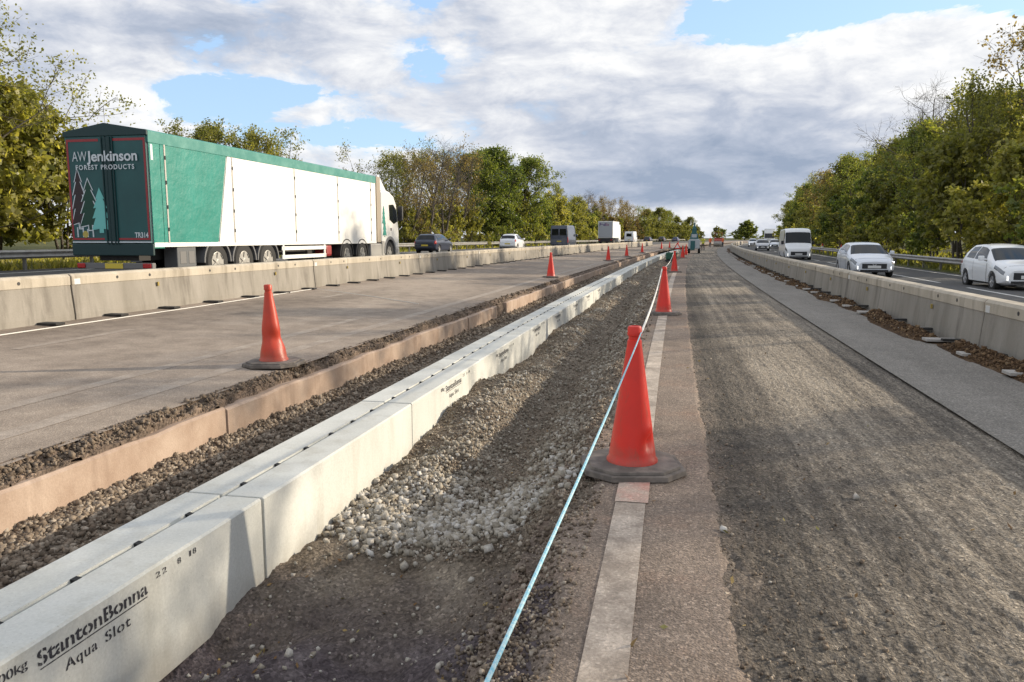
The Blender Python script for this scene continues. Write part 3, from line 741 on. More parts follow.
# ------------------------------------------------------------------ traffic cones
def cone_base_bm():
    bm = bmesh.new()
    for (r, c, z0, z1) in ((.345, .16, 0, .036), (.305, .14, .036, .056)):
        pts = [(-r, -r + c), (-r + c, -r), (r - c, -r), (r, -r + c), (r, r - c), (r - c, r), (-r + c, r), (-r, r - c)]
        a = [bm.verts.new((x, y, z0)) for x, y in pts]; b = [bm.verts.new((x * .98, y * .98, z1)) for x, y in pts]
        bm.faces.new(a[::-1]); bm.faces.new(b)
        for i in range(8): bm.faces.new((a[i], a[(i + 1) % 8], b[(i + 1) % 8], b[i]))
    es = [e for e in bm.edges]; bmesh.ops.bevel(bm, geom=es, offset=.003, segments=1, affect='EDGES')
    return bm
def cone_body_bm(dent=0, seed=0):
    bm = bmesh.new()
    prof = [(.178, .054), (.176, .07), (.164, .085)]
    for k in range(1, 24): z = .085 + .815 * k / 24; prof.append((.164 - (.164 - .046) * k / 24, z))
    prof += [(.048, .90), (.041, .905), (.041, .93), (.049, .935), (.048, .985), (.042, .997), (.026, 1.0), (.024, .96)]
    lathe(bm, prof, 40)
    if dent:
        for v in bm.verts:
            a = math.atan2(v.co.y, v.co.x); z = v.co.z
            r = math.hypot(v.co.x, v.co.y)
            d = 0
            if dent == 1:   # crease low on the side towards the viewer
                u = ((a + .75 + math.pi) % (2 * math.pi)) - math.pi
                d = .040 * math.exp(-(u / .33) ** 2 - ((z - .20 - u * .06) / .05) ** 2) - .012 * math.exp(-(u / .4) ** 2 - ((z - .285) / .04) ** 2)
            else:
                d = .034 * math.exp(-((z - .33) / .09) ** 2) * (.5 + .5 * math.cos(a + .6)) + .007 * math.sin(a * 3 + z * 14) * math.exp(-((z - .28) / .22) ** 2)
                v.co.x -= .045 * max(0, z - .1) ** .8
            f = (r - d) / r if r > .03 else 1
            v.co.x *= f; v.co.y *= f
    return bm
def make_cone(lab, m, dent=0):
    root = thing('traffic_cone', lab, 'traffic cone', group='orange traffic cones')
    bmobj('cone_base', cone_base_bm(), m_cone_base, root); bmobj('cone_body', cone_body_bm(dent), m, root, True)
    return root
c1 = make_cone('large orange traffic cone in the foreground, creased low down, standing on the white line', m_cone, 1); c1.location = W(-.235, 5.28, .006); c1.rotation_euler = (0, 0, rad(12))
c2 = make_cone('bright orange traffic cone next after the big foreground cone along the white line', m_cone); c2.location = W(-.20, 16.5, .006); c2.rotation_euler = (0, 0, .3)
l1 = make_cone('faded dented orange cone leaning left, alone on the near part of the left road', m_cone_old, 2); l1.location = W(-4.86, 8.72, .03); l1.rotation_euler = (0, 0, .2)
right = [(-.24, 37, .1, 'third orange cone along the white line, just before the teal machine'), (-.3, 63, .4, 'orange cone close in front of the teal machine, nearer of the pair'), (-.3, 74, .2, 'orange cone close in front of the teal machine, farther of the pair')]
for tt, s_, rz, lab in right: newdup(c2, lab, W(tt, s_, .006), rz)
left = [(-5.0, 30.7, 'orange cone standing alone at the bend of the left road, second nearest there'), (-5.1, 53.5, 'orange cone beside the trench under the white lorry, third on the left road'), (-5.1, 67, 'orange cone beside the trench below the white camper, fourth on the left road'),
        (-5.2, 84, 'orange cone beside the trench below the dark pale-sided car, fifth on the left'), (-5.2, 112, 'tiny orange cone far off on the left road, nearer and leftmost of the distant bunch'), (-5.0, 124, 'tiny orange cone far off on the left road, in the middle of the distant bunch'), (-4.4, 134, 'tiny orange cone far off on the left road, farthest of the distant bunch')]
for tt, s_, lab in left: newdup(c2, lab, W(tt, s_, ZR(tt) + .01), random.uniform(0, 1))
m_white_sleeve = M('white_sleeve', (.75, .73, .7), .5)
for tt, s_, lab in ((13.9, 78, 'orange cone with a white sleeve on the right verge, nearer the silver hatchback'), (14.0, 92, 'orange cone with a white sleeve on the right verge, close beside the white van')):
    c = newdup(c2, lab, W(tt, s_, 0), 0)
    bm = bmesh.new(); lathe(bm, [(.132, .40), (.082, .72), (.080, .72)], 24); bmobj('reflective_sleeve', bm, m_white_sleeve, c, True)

# ropes
def rope(name, pts, r, m, lab, sag=0, n=16, twist=False):
    out = []
    for a, b in zip(pts, pts[1:]):
        a, b = Vector(a), Vector(b)
        for k in range(n): f = k / n; p = a.lerp(b, f); p.z -= sag * 4 * f * (1 - f) * (a - b).length / 10; out.append(p)
    out.append(Vector(pts[-1])); bm = bmesh.new(); tube(bm, out, r, 6)
    o = bmobj(name, bm, m, None, True); tag(o, lab, 'rope'); return o
tip = lambda c, dz=.95, dx=-.055: c.location + Vector((dx, 0, dz))
rope('blue_rope', [(-.40, -4.0, .97), tip(c1, .955, .045)], .0047, m_rope, 'thin pale blue rope pulled tight from the foreground cone tip towards the viewer', .10, 40)
rope('white_rope', [tip(c1, .955, .045), tip(c2, .95), W(-.28, 37, .96)], .009, m_rope_w, 'white rope strung between the tips of the cones along the white line', .07)
rope('white_rope', [W(-9.55, 3, ZR(-9.5) + .02), W(-9.55, 14, ZR(-9.5) + .02), W(-9.75, 19.7, ZR(-9.7) + .02)], .009, m_rope_w, 'white rope lying on the road along the foot of the left barrier')
rope('white_rope', [W(-9.6, 19.6, .22), W(-7.4, 18.4, .115), W(-5.9, 17.3, .06)], .006, m_rope_w, 'thin white rope trailing across the left road from the barrier foot')
rope('white_rope', [W(-9.7, 38, .24), W(-5.05, 30.7, .95)], .006, m_rope_w, 'thin white rope tied from the second left cone up to the barrier', .1)

# ------------------------------------------------------------------ vehicles
def paint(name, c, metal=0, rough=.3): return M(name, c, rough, metal, .5, coat=.6)
p_white = paint('white_car_paint', (.84, .85, .86)); p_silver = paint('silver_blue_paint', (.72, .75, .80), .2, .3); p_navy = paint('dark_navy_paint', (.018, .025, .05)); p_blue = paint('slate_blue_paint', (.045, .055, .085)); p_black = paint('black_paint', (.012, .013, .016))
p_vanw = paint('white_van_paint', (.78, .79, .80)); p_grey = paint('pale_grey_paint', (.42, .43, .45), .3)
def boolean_cut(bm_body, cutter_bm):
    a = bpy.data.objects.new('a', bpy.data.meshes.new('a')); bm_body.to_mesh(a.data); bm_body.free(); COL.objects.link(a)
    b = bpy.data.objects.new('b', bpy.data.meshes.new('b')); cutter_bm.to_mesh(b.data); cutter_bm.free(); COL.objects.link(b)
    md = a.modifiers.new('c', 'BOOLEAN'); md.object = b; md.operation = 'DIFFERENCE'; md.solver = 'EXACT'
    dg = bpy.context.evaluated_depsgraph_get(); dg.update()
    me = bpy.data.meshes.new_from_object(a.evaluated_get(dg), depsgraph=dg)
    bpy.data.objects.remove(a); bpy.data.objects.remove(b); return me
def curve(pts):
    xs = [p[0] for p in pts]; ys = [p[1] for p in pts]
    return lambda y: float(np.interp(y, xs, ys))
class Shell:
    def __init__(s, L, zb, zw, zt, ww, tum, inset=.05):
        s.L = L; s.zb, s.zw, s.zt, s.ww = curve(zb), curve(zw), curve(zt), curve(ww); s.tum = tum; s.inset = inset
    def ring(s, y):
        zb, zt, ww = s.zb(y), s.zt(y), s.ww(y); zw = min(s.zw(y), zt - .03)
        wt = ww - s.inset - s.tum * (zt - zw); h = zw - zb
        return np.array([(0, zb), (.8 * ww, zb), (.965 * ww, zb + .07), (.995 * ww, zb + .35 * h), (ww, zb + .72 * h), (.985 * ww, zw), (.5 * (.985 * ww + wt) + .022 * min(1, (zt - zw) * 3), .5 * (zw + zt)),
                         (wt + .012, zt - min(.07, .3 * (zt - zw))), (.92 * wt, zt - .010), (.5 * wt, zt + .014), (0, zt + .02)])
    def P(s, y, v):  # v 0..10 right side, 10..20 left side
        side = 1
        if v > 10: v = 20 - v; side = -1
        r = s.ring(y); i = min(int(v), 9); f = v - i; p = r[i] * (1 - f) + r[i + 1] * f
        return Vector((side * p[0], y, p[1]))
    def body(s, ys):
        bm = bmesh.new(); pr = None
        for y in ys:
            r = s.ring(y); pts = [(p[0], p[1]) for p in r] + [(-p[0], p[1]) for p in r[9:0:-1]]
            cur = [bm.verts.new((x, y, z)) for x, z in pts]; n = len(cur)
            if pr:
                for k in range(n): bm.faces.new((pr[k], pr[(k + 1) % n], cur[(k + 1) % n], cur[k]))
            else: bm.faces.new(cur)
            pr = cur
        bm.faces.new(pr[::-1]); bmesh.ops.recalc_face_normals(bm, faces=bm.faces); return bm
    def patch(s, y0, y1, v0, v1, off=.006, ny=8, nv=6, slant0=0, slant1=0):
        bm = bmesh.new(); g = []
        for i in range(ny + 1):
            row = []
            for j in range(nv + 1):
                fv = j / nv; v = v0 + (v1 - v0) * fv
                y = (y0 + slant0 * fv) + ((y1 + slant1 * fv) - (y0 + slant0 * fv)) * i / ny
                p = s.P(y, v); a = s.P(y + .02, v) - s.P(y - .02, v); b = s.P(y, v + .05) - s.P(y, v - .05)
                n = a.cross(b).normalized()
                cen = Vector((0, y, .5 * (s.zb(y) + s.zt(y))))
                if n.dot(p - cen) < 0: n = -n
                row.append(bm.verts.new(p + n * off))
            g.append(row)
        for i in range(ny):
            for j in range(nv): bm.faces.new((g[i][j], g[i + 1][j], g[i + 1][j + 1], g[i][j + 1]))
        bmesh.ops.recalc_face_normals(bm, faces=bm.faces)
        return bm
def both(sh, *a, **k):
    """left and right mirrored patches as two meshes"""
    y0, y1, v0, v1 = a; return [sh.patch(y0, y1, v0, v1, **k), sh.patch(y0, y1, 20 - v0, 20 - v1, **k)]
def wheel(parent, x, y, r, wd, side, mrim=None, hub=.62):
    bm = bmesh.new(); h = wd / 2
    lathe(bm, [(r * hub, -h), (r * .9, -h), (r, -h * .7), (r, h * .7), (r * .9, h), (r * hub, h), (r * hub * .97, h - .06)], 28, 'X', (x, y, r), False); t_ = bmobj('wheel', bm, m_tyre, parent, True)
    bm = bmesh.new(); sx = side
    lathe(bm, [(r * hub, 0), (r * hub, .02), (r * (hub - .05), .028), (r * (hub - .09), .004)] , 24, 'X', (0, 0, 0))
    for k in range(5):
        a = k * 2 * math.pi / 5
        for da in (0,):
            c, s_ = math.cos(a), math.sin(a); p = Vector((0, -s_, c)); d = Vector((0, c, s_)); vs = []
            for (rr, ww) in ((r * .08, r * .10), (r * (hub - .04), r * .13)):
                for q in (-1, 1):
                    for xx in (.012, .030): vs.append(bm.verts.new(Vector((xx, 0, 0)) + d * rr + p * ww * q))
            for f in ((0, 1, 3, 2), (4, 6, 7, 5), (0, 4, 5, 1), (2, 3, 7, 6), (1, 5, 7, 3), (0, 2, 6, 4)): bm.faces.new([vs[i] for i in f])
    lathe(bm, [(r * .17, .0), (r * .17, .036), (r * .1, .042)], 12, 'X')
    for v in bm.verts: v.co = Vector((x + side * (h - .035 + v.co.x), y + v.co.y, r + v.co.z))
    bmesh.ops.recalc_face_normals(bm, faces=bm.faces)
    bmobj('rim', bm, mrim or m_rim, t_)
    bm = bmesh.new(); lathe(bm, [(r * hub, -.01), (r * hub, .01)], 20, 'X', (x + side * (h - .05), y, r)); bmobj('hub_disc', bm, mrim if hub < .6 else m_rimgrey, t_)
def make_car(name, lab, cat, m, L, Wd, H, prof, axles, r, van=False, estate=False, far=False, plate_front=True, wsz=None, group=None, tum=.42):
    """front towards +Y, origin on the ground under the rear bumper"""
    sh = Shell(L, prof['zb'], prof['zw'], prof['zt'], prof['ww'], tum, .03 if van else .055)
    root = thing(name, lab, cat, group=group)
    ys = sorted(set([0, .02, .06, .12, L - .12, L - .06, L - .02, L] + [p[0] for k in ('zt', 'ww') for p in prof[k]] + list(np.arange(.2, L - .15, .16))))
    ys2 = [ys[0]]
    for y in ys[1:]:
        if y - ys2[-1] > .012: ys2.append(y)
    bm = sh.body(ys2); cut = bmesh.new()
    for y in axles:
        for sd in (-1, 1): lathe(cut, [(r * 1.14, -.16), (r * 1.14, .16)], 28, 'X', (sd * (sh.ww(y) - .02), y, r * 1.02))
    me = boolean_cut(bm, cut); me.materials.clear()
    for p in me.polygons: p.use_smooth = True
    try: me.set_sharp_from_angle(angle=rad(34))
    except Exception: pass
    link('body', me, m, root)
    for y in axles:
        for sd in (-1, 1):
            wheel(root, sd * (sh.ww(y) - .115), y, r, .2, sd, prof.get('rim'))
            bm = bmesh.new(); lathe(bm, [(r * 1.12, -.01), (r * 1.12, .01)], 24, 'X', (sd * (sh.ww(y) - .172), y, r * 1.02)); bmobj('wheel_arch', bm, m_black, root)
    g = prof['glass']
    bmobj('windscreen', sh.patch(*g['ws'], 7.25, 12.75, ny=10, nv=14), prof.get('wsm', m_glass_l), root, True)
    if 'rw' in g: bmobj('rear_window', sh.patch(*g['rw'], 7.3, 12.7, ny=8, nv=14), m_glass, root, True)
    for (a, b, s0, s1) in g['side']:
        for q in both(sh, a, b, 5.2, 6.95, slant0=s0, slant1=s1): bmobj('side_window', q, m_glass, root, True)
    for q in both(sh, *g['hl']): bmobj('headlight', q, m_lamp, root, True)
    for q in both(sh, *g['tl']): bmobj('tail_light', q, m_red, root, True)
    zf = sh.zb(L); zh = sh.zt(L); wf = sh.ww(L)
    B('grille', (-wf * .74, L - .02, zf + .30 * (zh - zf)), (wf * .74, L + .016, zf + .84 * (zh - zf)), m_plastic, root, .012)
    B('bumper_intake', (-wf * .85, L - .03, zf - .0), (wf * .85, L + .008, zf + .2 * (zh - zf)), m_plastic, root, .01)
    for sd in (-1, 1): B('fog_lamp', (sd * wf * .98 - .035, L - .09, zf + .22 * (zh - zf)), (sd * wf * .98 + .035, L - .0, zf + .60 * (zh - zf)), m_drl, root, .012)
    pz = zf + .50 * (zh - zf)
    B('number_plate', (-.26, L + .008, pz - .055), (.26, L + .022, pz + .055), m_plate_w, root, .004)
    for (a, b, s0_, s1_) in g['side'][:2]:
        for yv in ((b + .04,) if a > 0 else ()):
            for q in both(sh, yv, yv + .014, 2.1, 5.05, ny=1, nv=8, off=.003): bmobj('door_seam', q, m_plastic, root)
    ya = g['side'][-1][1] + .0
    for q in both(sh, ya, ya + .014, 2.1, 4.9, ny=1, nv=8, off=.003): bmobj('door_seam', q, m_plastic, root)
    for q in both(sh, axles[0] + r * 1.2, axles[1] - r * 1.2, 1.0, 2.05, ny=4, nv=3, off=.004): bmobj('sill', q, m_plastic, root)
    if not van: bmobj('bonnet_seam', sh.patch(L - .24, L - .228, 6.6, 13.4, ny=1, nv=12, off=.003), m_plastic, root)
    rz_ = prof.get('rpz', .62); B('number_plate', (-.26, -.02, rz_ - .055), (.26, -.004, rz_ + .055), m_plate_y, root, .004)
    B('rear_bumper', (-sh.ww(0) * .92, -.03, sh.zb(0)), (sh.ww(0) * .92, .02, sh.zb(0) + .14), m if not van else m_plastic, root, .02)
    ym = g['side'][-1][1] - (.12 if not van else .1); zm = sh.zw(ym) + .10
    for sd in (-1, 1):
        xm = sh.ww(ym)
        bm = bmesh.new(); hh = .24 if van else .12
        box(bm, (sd * (xm + .13) - .09, ym - .05, zm - .04), (sd * (xm + .13) + .09, ym + .06, zm + hh), .03); tube(bm, [(sd * (xm - .06), ym, zm - .01), (sd * (xm + .08), ym, zm + .02)], .025, 6)
        bmobj('mirror', bm, m_plastic if van else m, root)
    return root
hatch = dict(zb=[(0, .40), (.2, .26), (.6, .20), (3.5, .20), (3.9, .22), (4.2, .26)], zw=[(0, .70), (.05, .86), (.4, .96), (1.5, .93), (2.9, .90), (3.3, .84), (3.9, .70), (4.2, .50)],
             zt=[(0, .76), (.04, .90), (.18, 1.0), (.52, 1.36), (.85, 1.445), (1.5, 1.48), (2.1, 1.45), (2.45, 1.36), (3.2, .985), (3.35, .945), (3.9, .83), (4.1, .75), (4.2, .66)],
             ww=[(0, .72), (.12, .82), (.6, .885), (1.2, .895), (3.3, .895), (3.75, .875), (4.0, .82), (4.14, .74), (4.2, .66)],
             glass=dict(ws=(2.42, 3.18), rw=(.20, .50), side=[(.78, 1.52, .12, -.0), (1.6, 2.75, 0, -.42)], hl=(3.62, 4.13, 4.75, 6.2), tl=(.03, .26, 4.5, 5.6)))
mpv = dict(zb=[(0, .42), (.2, .28), (.6, .20), (3.3, .20), (3.8, .22), (4.03, .28)], zw=[(0, .72), (.05, .9), (.5, 1.02), (1.5, .97), (2.6, .93), (3.0, .9), (3.6, .74), (4.03, .52)],
           zt=[(0, .78), (.04, .95), (.15, 1.06), (.48, 1.40), (.75, 1.50), (1.4, 1.535), (1.95, 1.50), (2.35, 1.39), (3.15, 1.01), (3.3, .965), (3.7, .88), (3.95, .78), (4.03, .70)],
           ww=[(0, .72), (.12, .80), (.6, .85), (3.1, .85), (3.6, .835), (3.85, .78), (3.98, .71), (4.03, .64)],
           glass=dict(ws=(2.32, 3.13), rw=(.18, .46), side=[(.70, 1.42, .14, 0), (1.5, 2.72, 0, -.46)], hl=(3.38, 3.93, 4.7, 5.8), tl=(.03, .28, 4.4, 6.1)))
estate = dict(zb=[(0, .40), (.2, .27), (.6, .20), (3.9, .20), (4.4, .26)], zw=[(0, .72), (.05, .88), (1.5, .93), (3.0, .91), (3.5, .86), (4.1, .72), (4.4, .52)],
              zt=[(0, .78), (.04, .92), (.12, 1.0), (.36, 1.34), (.6, 1.43), (1.6, 1.46), (2.3, 1.42), (2.6, 1.34), (3.3, .98), (3.5, .93), (4.1, .79), (4.32, .68), (4.4, .58)],
              ww=[(0, .74), (.12, .84), (.6, .885), (3.5, .885), (3.95, .84), (4.25, .70), (4.4, .54)],
              glass=dict(ws=(2.56, 3.28), rw=(.14, .36), side=[(.48, .95, .1, 0), (1.02, 1.8, 0, 0), (1.88, 2.95, 0, -.42)], hl=(3.85, 4.32, 4.7, 5.8), tl=(.02, .20, 4.1, 6.0)))
van = dict(zb=[(0, .42), (.2, .34), (5.3, .30), (5.75, .32)], zw=[(0, 1.30), (4.4, 1.30), (5.0, 1.22), (5.6, .95), (5.75, .72)],
           zt=[(0, 2.40), (.05, 2.50), (3.9, 2.56), (4.25, 2.50), (4.45, 2.34), (5.02, 1.38), (5.15, 1.27), (5.6, 1.08), (5.72, .96), (5.75, .86)],
           ww=[(0, .96), (.1, 1.0), (4.6, 1.01), (5.3, .98), (5.6, .90), (5.75, .80)],
           glass=dict(ws=(4.50, 4.99), rw=(.0, .001), side=[(4.05, 4.75, 0, -.30)], hl=(5.28, 5.68, 4.2, 5.5), tl=(.01, .1, 2.8, 4.9)), rpz=.8)
del van['glass']['rw']
# oncoming, right carriageway
def put_on(o, tt, s_, oncoming=False, z=None):
    rz = head(s_) + (math.pi if oncoming else 0)
    o.location = W(tt, s_, ZR(tt) if z is None else z); o.rotation_euler = (0, 0, rz); return o
grp_r = 'vehicles coming along the right carriageway'; grp_l = 'vehicles driving away on the left'
jazz = make_car('parked_car', '', 'car', p_white, 4.03, 1.70, 1.52, mpv, (.72, 3.25), .31, group=grp_r)
jazz.name = 'white_hatchback'; jazz['label'] = 'tall white hatchback driving in the outer right lane, nearest car at the right edge'
put_on(jazz, 11.1, 31.6, True, -.15)
c308 = make_car('silver_hatchback', 'pale silver hatchback with wide dark grille approaching behind the right concrete barrier', 'car', p_silver, 4.2, 1.8, 1.48, hatch, (.75, 3.36), .32, group=grp_r)
put_on(c308, 8.12, 39.4, True, -.08)
# emblem on the bonnet tip of the silver car
bm = bmesh.new(); prism_y(bm, [(-.09, .03), (0, -.05), (.09, .03), (.045, .035), (0, -.005), (-.045, .035)], 4.205, 4.222)
for v in bm.verts: v.co.z += .53
bmobj('emblem', bm, m_rim, c308)
bm = bmesh.new(); prism_y(bm, [(-.07, -.045), (-.045, -.045), (-.03, -.008), (.03, -.008), (.045, -.045), (.07, -.045), (.055, .045), (.035, .045), (.022, .012), (-.022, .012), (-.035, .045), (-.055, .045)], 4.035, 4.055)
for v in bm.verts: v.co.z += .50
bmobj('emblem', bm, m_rim, jazz)
wvan = make_car('white_van', 'tall white panel van with black bumper approaching on the right carriageway', 'van', p_vanw, 5.75, 2.02, 2.55, van, (1.0, 4.75), .36, van=True, group=grp_r, tum=.05)
put_on(wvan, 8.45, 68.5, True, -.22)
rcar = newdup(c308, 'dark car with headlights approaching beyond the white van, in the lane next to the barrier', (0, 0, 0), 0, grp_r)
def recolour(o, m):
    for ch in kids(o):
        if ch.name.split('.')[0] in ('body', 'rear_bumper', 'mirror'):
            ch.data = ch.data.copy(); ch.data.materials.clear(); ch.data.materials.append(m)
recolour(rcar, p_grey); rcar['label'] = 'grey car approaching beyond the white van, in the lane next to the barrier'; put_on(rcar, 8.35, 111, True)
rcar2 = newdup(jazz, 'small white car far off, left of and behind the grey approaching car', (0, 0, 0), 0, grp_r); put_on(rcar2, 7.9, 160, True)
rcar3 = newdup(c308, 'pale far car showing just right of the grey approaching car', (0, 0, 0), 0, grp_r); put_on(rcar3, 11.2, 138, True)
# left side, driving away
est = make_car('dark_estate', 'dark navy estate car just ahead of the green and white lorry', 'car', p_navy, 4.4, 1.78, 1.45, estate, (.8, 3.5), .32, group=grp_l)
put_on(est, -18.5, 54)
wh = newdup(jazz, 'white hatchback with dark rear window driving away beyond the dark estate', (0, 0, 0), 0, grp_l); put_on(wh, -16.6, 71)
bvan = newdup(wvan, 'dark blue panel van seen from behind, left of the white box lorry', (0, 0, 0), 0, grp_l); recolour(bvan, p_blue); put_on(bvan, -14.2, 84)
for ch in kids(bvan):
    if ch.name.startswith('number_plate'): pass
bmb = bmesh.new(); box(bmb, (-.80, -.012, 1.45), (-.06, -.004, 2.15), .003); box(bmb, (.06, -.012, 1.45), (.80, -.012 + .008, 2.15), .003); bmobj('rear_window', bmb, m_glass, bvan)
cvan = newdup(wvan, 'white camper van with a dark rear window, ahead of the white box lorry', (0, 0, 0), 0, grp_l); put_on(cvan, -17.2, 165)
bmb = bmesh.new(); box(bmb, (-.55, -.014, 1.45), (.55, -.004, 2.1), .003); bmobj('rear_window', bmb, m_glass, cvan)
dc = newdup(est, 'dark car with a pale side, farther along than the white camper', (0, 0, 0), 0, grp_l); put_on(dc, -17.8, 195)
dc2 = newdup(wh, 'small dark hatchback farther along, right of the dark car past the camper', (0, 0, 0), 0, grp_l); recolour(dc2, p_black); put_on(dc2, -18.6, 225)
dc3 = newdup(est, 'far blue car above the distant barrier, farthest vehicle driving away', (0, 0, 0), 0, grp_l); recolour(dc3, paint('blue_paint', (.06, .08, .17))); put_on(dc3, -17.6, 245)

# ------------------------------------------------------------------ box lorry with parcel lettering
def make_box_lorry(lab, away=True):
    r_ = thing('box_lorry', lab, 'lorry', group=grp_l if away else grp_r)
    wht = M('white_lorry_panel', (.76, .76, .74), .5)
    B('box_body', (-1.25, 0, 1.15), (1.25, 7.0, 3.95), wht, r_, .04)
    B('rear_door', (-1.16, -.035, 1.25), (1.16, -.002, 3.85), M('grey_roller_door', (.40, .42, .45), .5), r_, .01)
    B('underrun_bar', (-1.2, -.05, .5), (1.2, .1, 1.1), m_plastic, r_, .03)
    bm = bmesh.new(); prism_x(bm, [(7.15, .5), (9.3, .5), (9.35, 1.6), (9.1, 2.9), (8.7, 3.5), (7.15, 3.5)], -1.2, 1.2, .06); bmobj('cab', bm, wht, r_, True)
    B('chassis', (-.5, .2, .7), (.5, 9, 1.14), m_plastic, r_)
    bm = bmesh.new(); merge(bm, place_bm(text_bm('Fed', .98, .5, .03), (-1.0, -.038, 3.18), (1, 0, 0), UZ)); bmobj('lettering', bm, M('purple_lettering', (.08, .03, .16), .5), r_)
    bm = bmesh.new(); merge(bm, place_bm(text_bm('Ex', .62, .5, .03), (.02, -.038, 3.18), (1, 0, 0), UZ)); bmobj('lettering', bm, M('dusk_lettering', (.25, .12, .2), .5), r_)
    for y in (1.6, 8.2):
        for sd in (-1, 1): wheel(r_, sd * 1.08, y, .48, .3, sd, m_rimgrey)
    bm = bmesh.new(); prism_x(bm, [(9.365, 1.7), (9.12, 2.8), (9.13, 2.8), (9.375, 1.7)], -1.1, 1.1); bmobj('windscreen', bm, m_glass, r_)
    for sd in (-1, 1): B('tail_light', (sd * 1.0 - .15, -.07, .75), (sd * 1.0 + .15, -.051, .9), m_red, r_)
    return r_
bl = make_box_lorry('white box lorry with parcel lettering on its grey rear door, far left lane'); put_on(bl, -16.2, 131)
rl = newdup(bl, 'white lorry with dark windscreen far off behind the white van', (0, 0, 0), 0, grp_r); put_on(rl, 11.3, 205, True)

# ------------------------------------------------------------------ articulated lorry
m_dgreen = M('dark_green_door', (.012, .088, .086), .45, noise=((.008, .062, .064), 1.2, .35, .7)); m_teal = M('teal_curtain', (.005, .185, .145), .45, noise=((.010, .225, .18), 1.5, .35, .7), bump=(2.2, .45, .06))
m_sheet = M('teal_roof_sheet', (.03, .20, .17), .55, noise=((.10, .29, .25), 3, .4, .7)); m_tarp = M('dark_tarpaulin', (.008, .035, .036), .6)
m_cream = M('white_curtain', (.80, .79, .75), .5, noise=((.68, .66, .61), 1.6, .45, .8), bump=(1.6, .35, .06)); m_redtape = M('red_marking_tape', (.30, .025, .03), .5); m_wtext = M('white_lettering', (.62, .66, .68), .6); m_aqua = M('aqua_emblem', (.16, .50, .46), .6)
m_brown = M('brown_emblem', (.03, .016, .018), .6); m_dg2 = M('green_emblem', (.006, .05, .03), .6); m_galv = M('dusty_grey_metal', (.30, .29, .27), .6, .2); m_chassis = M('dirty_chassis', (.03, .028, .027), .8)
m_chassis_bar = M('dirty_bumper_bar', (.16, .155, .15), .7)
m_seam = M('seam_strip', (.45, .42, .38), .6)
HW = 1.22
tr = thing('articulated_lorry', 'green and white articulated lorry with pine tree emblem passing behind the left barrier', 'lorry')
tr.scale = (.93, 1, 1); tr.location = (-13.465, 16.70, .42); tr.rotation_euler = (0, 0, rad(-.4))
TL = 14.3; ZB, ZT = 1.05, 3.72
# body in side panels along the right and left sides
B('trailer_body', (-HW + .02, .04, ZB), (HW - .02, TL, ZT), m_cream, tr)
def side_panel(name, y0, y1, z0, z1, m, both_=True, y1t=None, y0t=None):
    for sd in (1, -1):
        bm = bmesh.new(); x = sd * HW
        pts = [(y0, z0), (y1, z0), (y1 if y1t is None else y1t, z1), (y0 if y0t is None else y0t, z1)]
        prism_x(bm, pts, x - .018, x + .006); bmobj(name, bm, m, tr)
side_panel('rear_post', .03, .42, ZB - .12, ZT - .2, m_teal)
side_panel('teal_curtain', .44, 2.74, ZB + .02, ZT - .26, m_teal, y1t=3.30)
side_panel('white_curtain', 2.80, 3.56, ZB + .02, ZT - .26, m_cream, y0t=3.36); 
for a, b in ((3.58, 7.24), (7.26, 10.57), (10.59, 13.75), (13.77, TL)): side_panel('white_curtain', a, b, ZB + .02, ZT - .24, m_cream)
for sd in (1, -1):
    for y in (.60, 3.57, 7.25, 10.58, 13.76):
        B('curtain_seam', (sd * HW - .02, y - .025, ZB), (sd * HW + .02, y + .025, ZT - .22), m_seam, tr)
    for y in (.60, 3.57, 7.25, 10.58, 13.76):
        for z in (1.35, 1.9, 2.5, 3.1): a_, b_x = sorted((sd * (HW + .018), sd * (HW + .034))); B('curtain_buckle', (a_, y - .02, z), (b_x, y + .02, z + .09), m_chassis, tr)
    B('rear_stripe', (sd * HW + .005, .08, 3.05), (sd * HW + .012, .16, 3.42), m_wtext, tr) if sd > 0 else None
    B('bottom_rail', (sd * HW - .02, .04, ZB - .09), (sd * HW + .012, TL, ZB + .018), m_cream, tr)
bm = bmesh.new(); prism_y(bm, [(-HW - .02, ZT - .27), (HW + .02, ZT - .27), (HW + .03, ZT + .0), (HW - .05, ZT + .04), (0, ZT + .16), (-HW + .05, ZT + .04), (-HW - .03, ZT + .0)], -.0, TL + .02, .01); bmobj('roof_sheet', bm, m_sheet, tr)
# rear: tarpaulin gable, doors, tape, lettering
bm = bmesh.new(); prism_y(bm, [(-HW - .03, ZT - .10), (HW + .03, ZT - .10), (HW + .03, ZT + .02), (0, ZT + .21), (-HW - .03, ZT + .02)], -.06, .002, .01); bmobj('rear_tarpaulin', bm, m_tarp, tr)
for sd in (-1, 1): B('rear_door', (min(sd * .02, sd * (HW - .03)), -.035, ZB), (max(sd * .02, sd * (HW - .03)), .03, ZT - .1), m_dgreen, tr, .008)
B('rear_frame', (-HW - .01, -.03, ZB - .3), (HW + .01, .04, ZB - .012), m_tarp, tr, .02)
bm = bmesh.new()
for sd in (-1, 1):
    x0, x1 = sorted((sd * (HW - .045), sd * (HW - .10))); box(bm, (x0, -.041, ZB + .08), (x1, -.037, ZT - .16))
    x0, x1 = sorted((sd * .20, sd * (HW - .10))); box(bm, (x0, -.041, ZT - .22), (x1, -.037, ZT - .16)); box(bm, (x0, -.041, ZB + .08), (x1, -.037, ZB + .13))
bmobj('marking_tape', bm, m_redtape, tr)
B('white_stripe', (-HW + .03, -.04, ZB + .015), (HW - .03, -.0365, ZB + .045), m_wtext, tr)
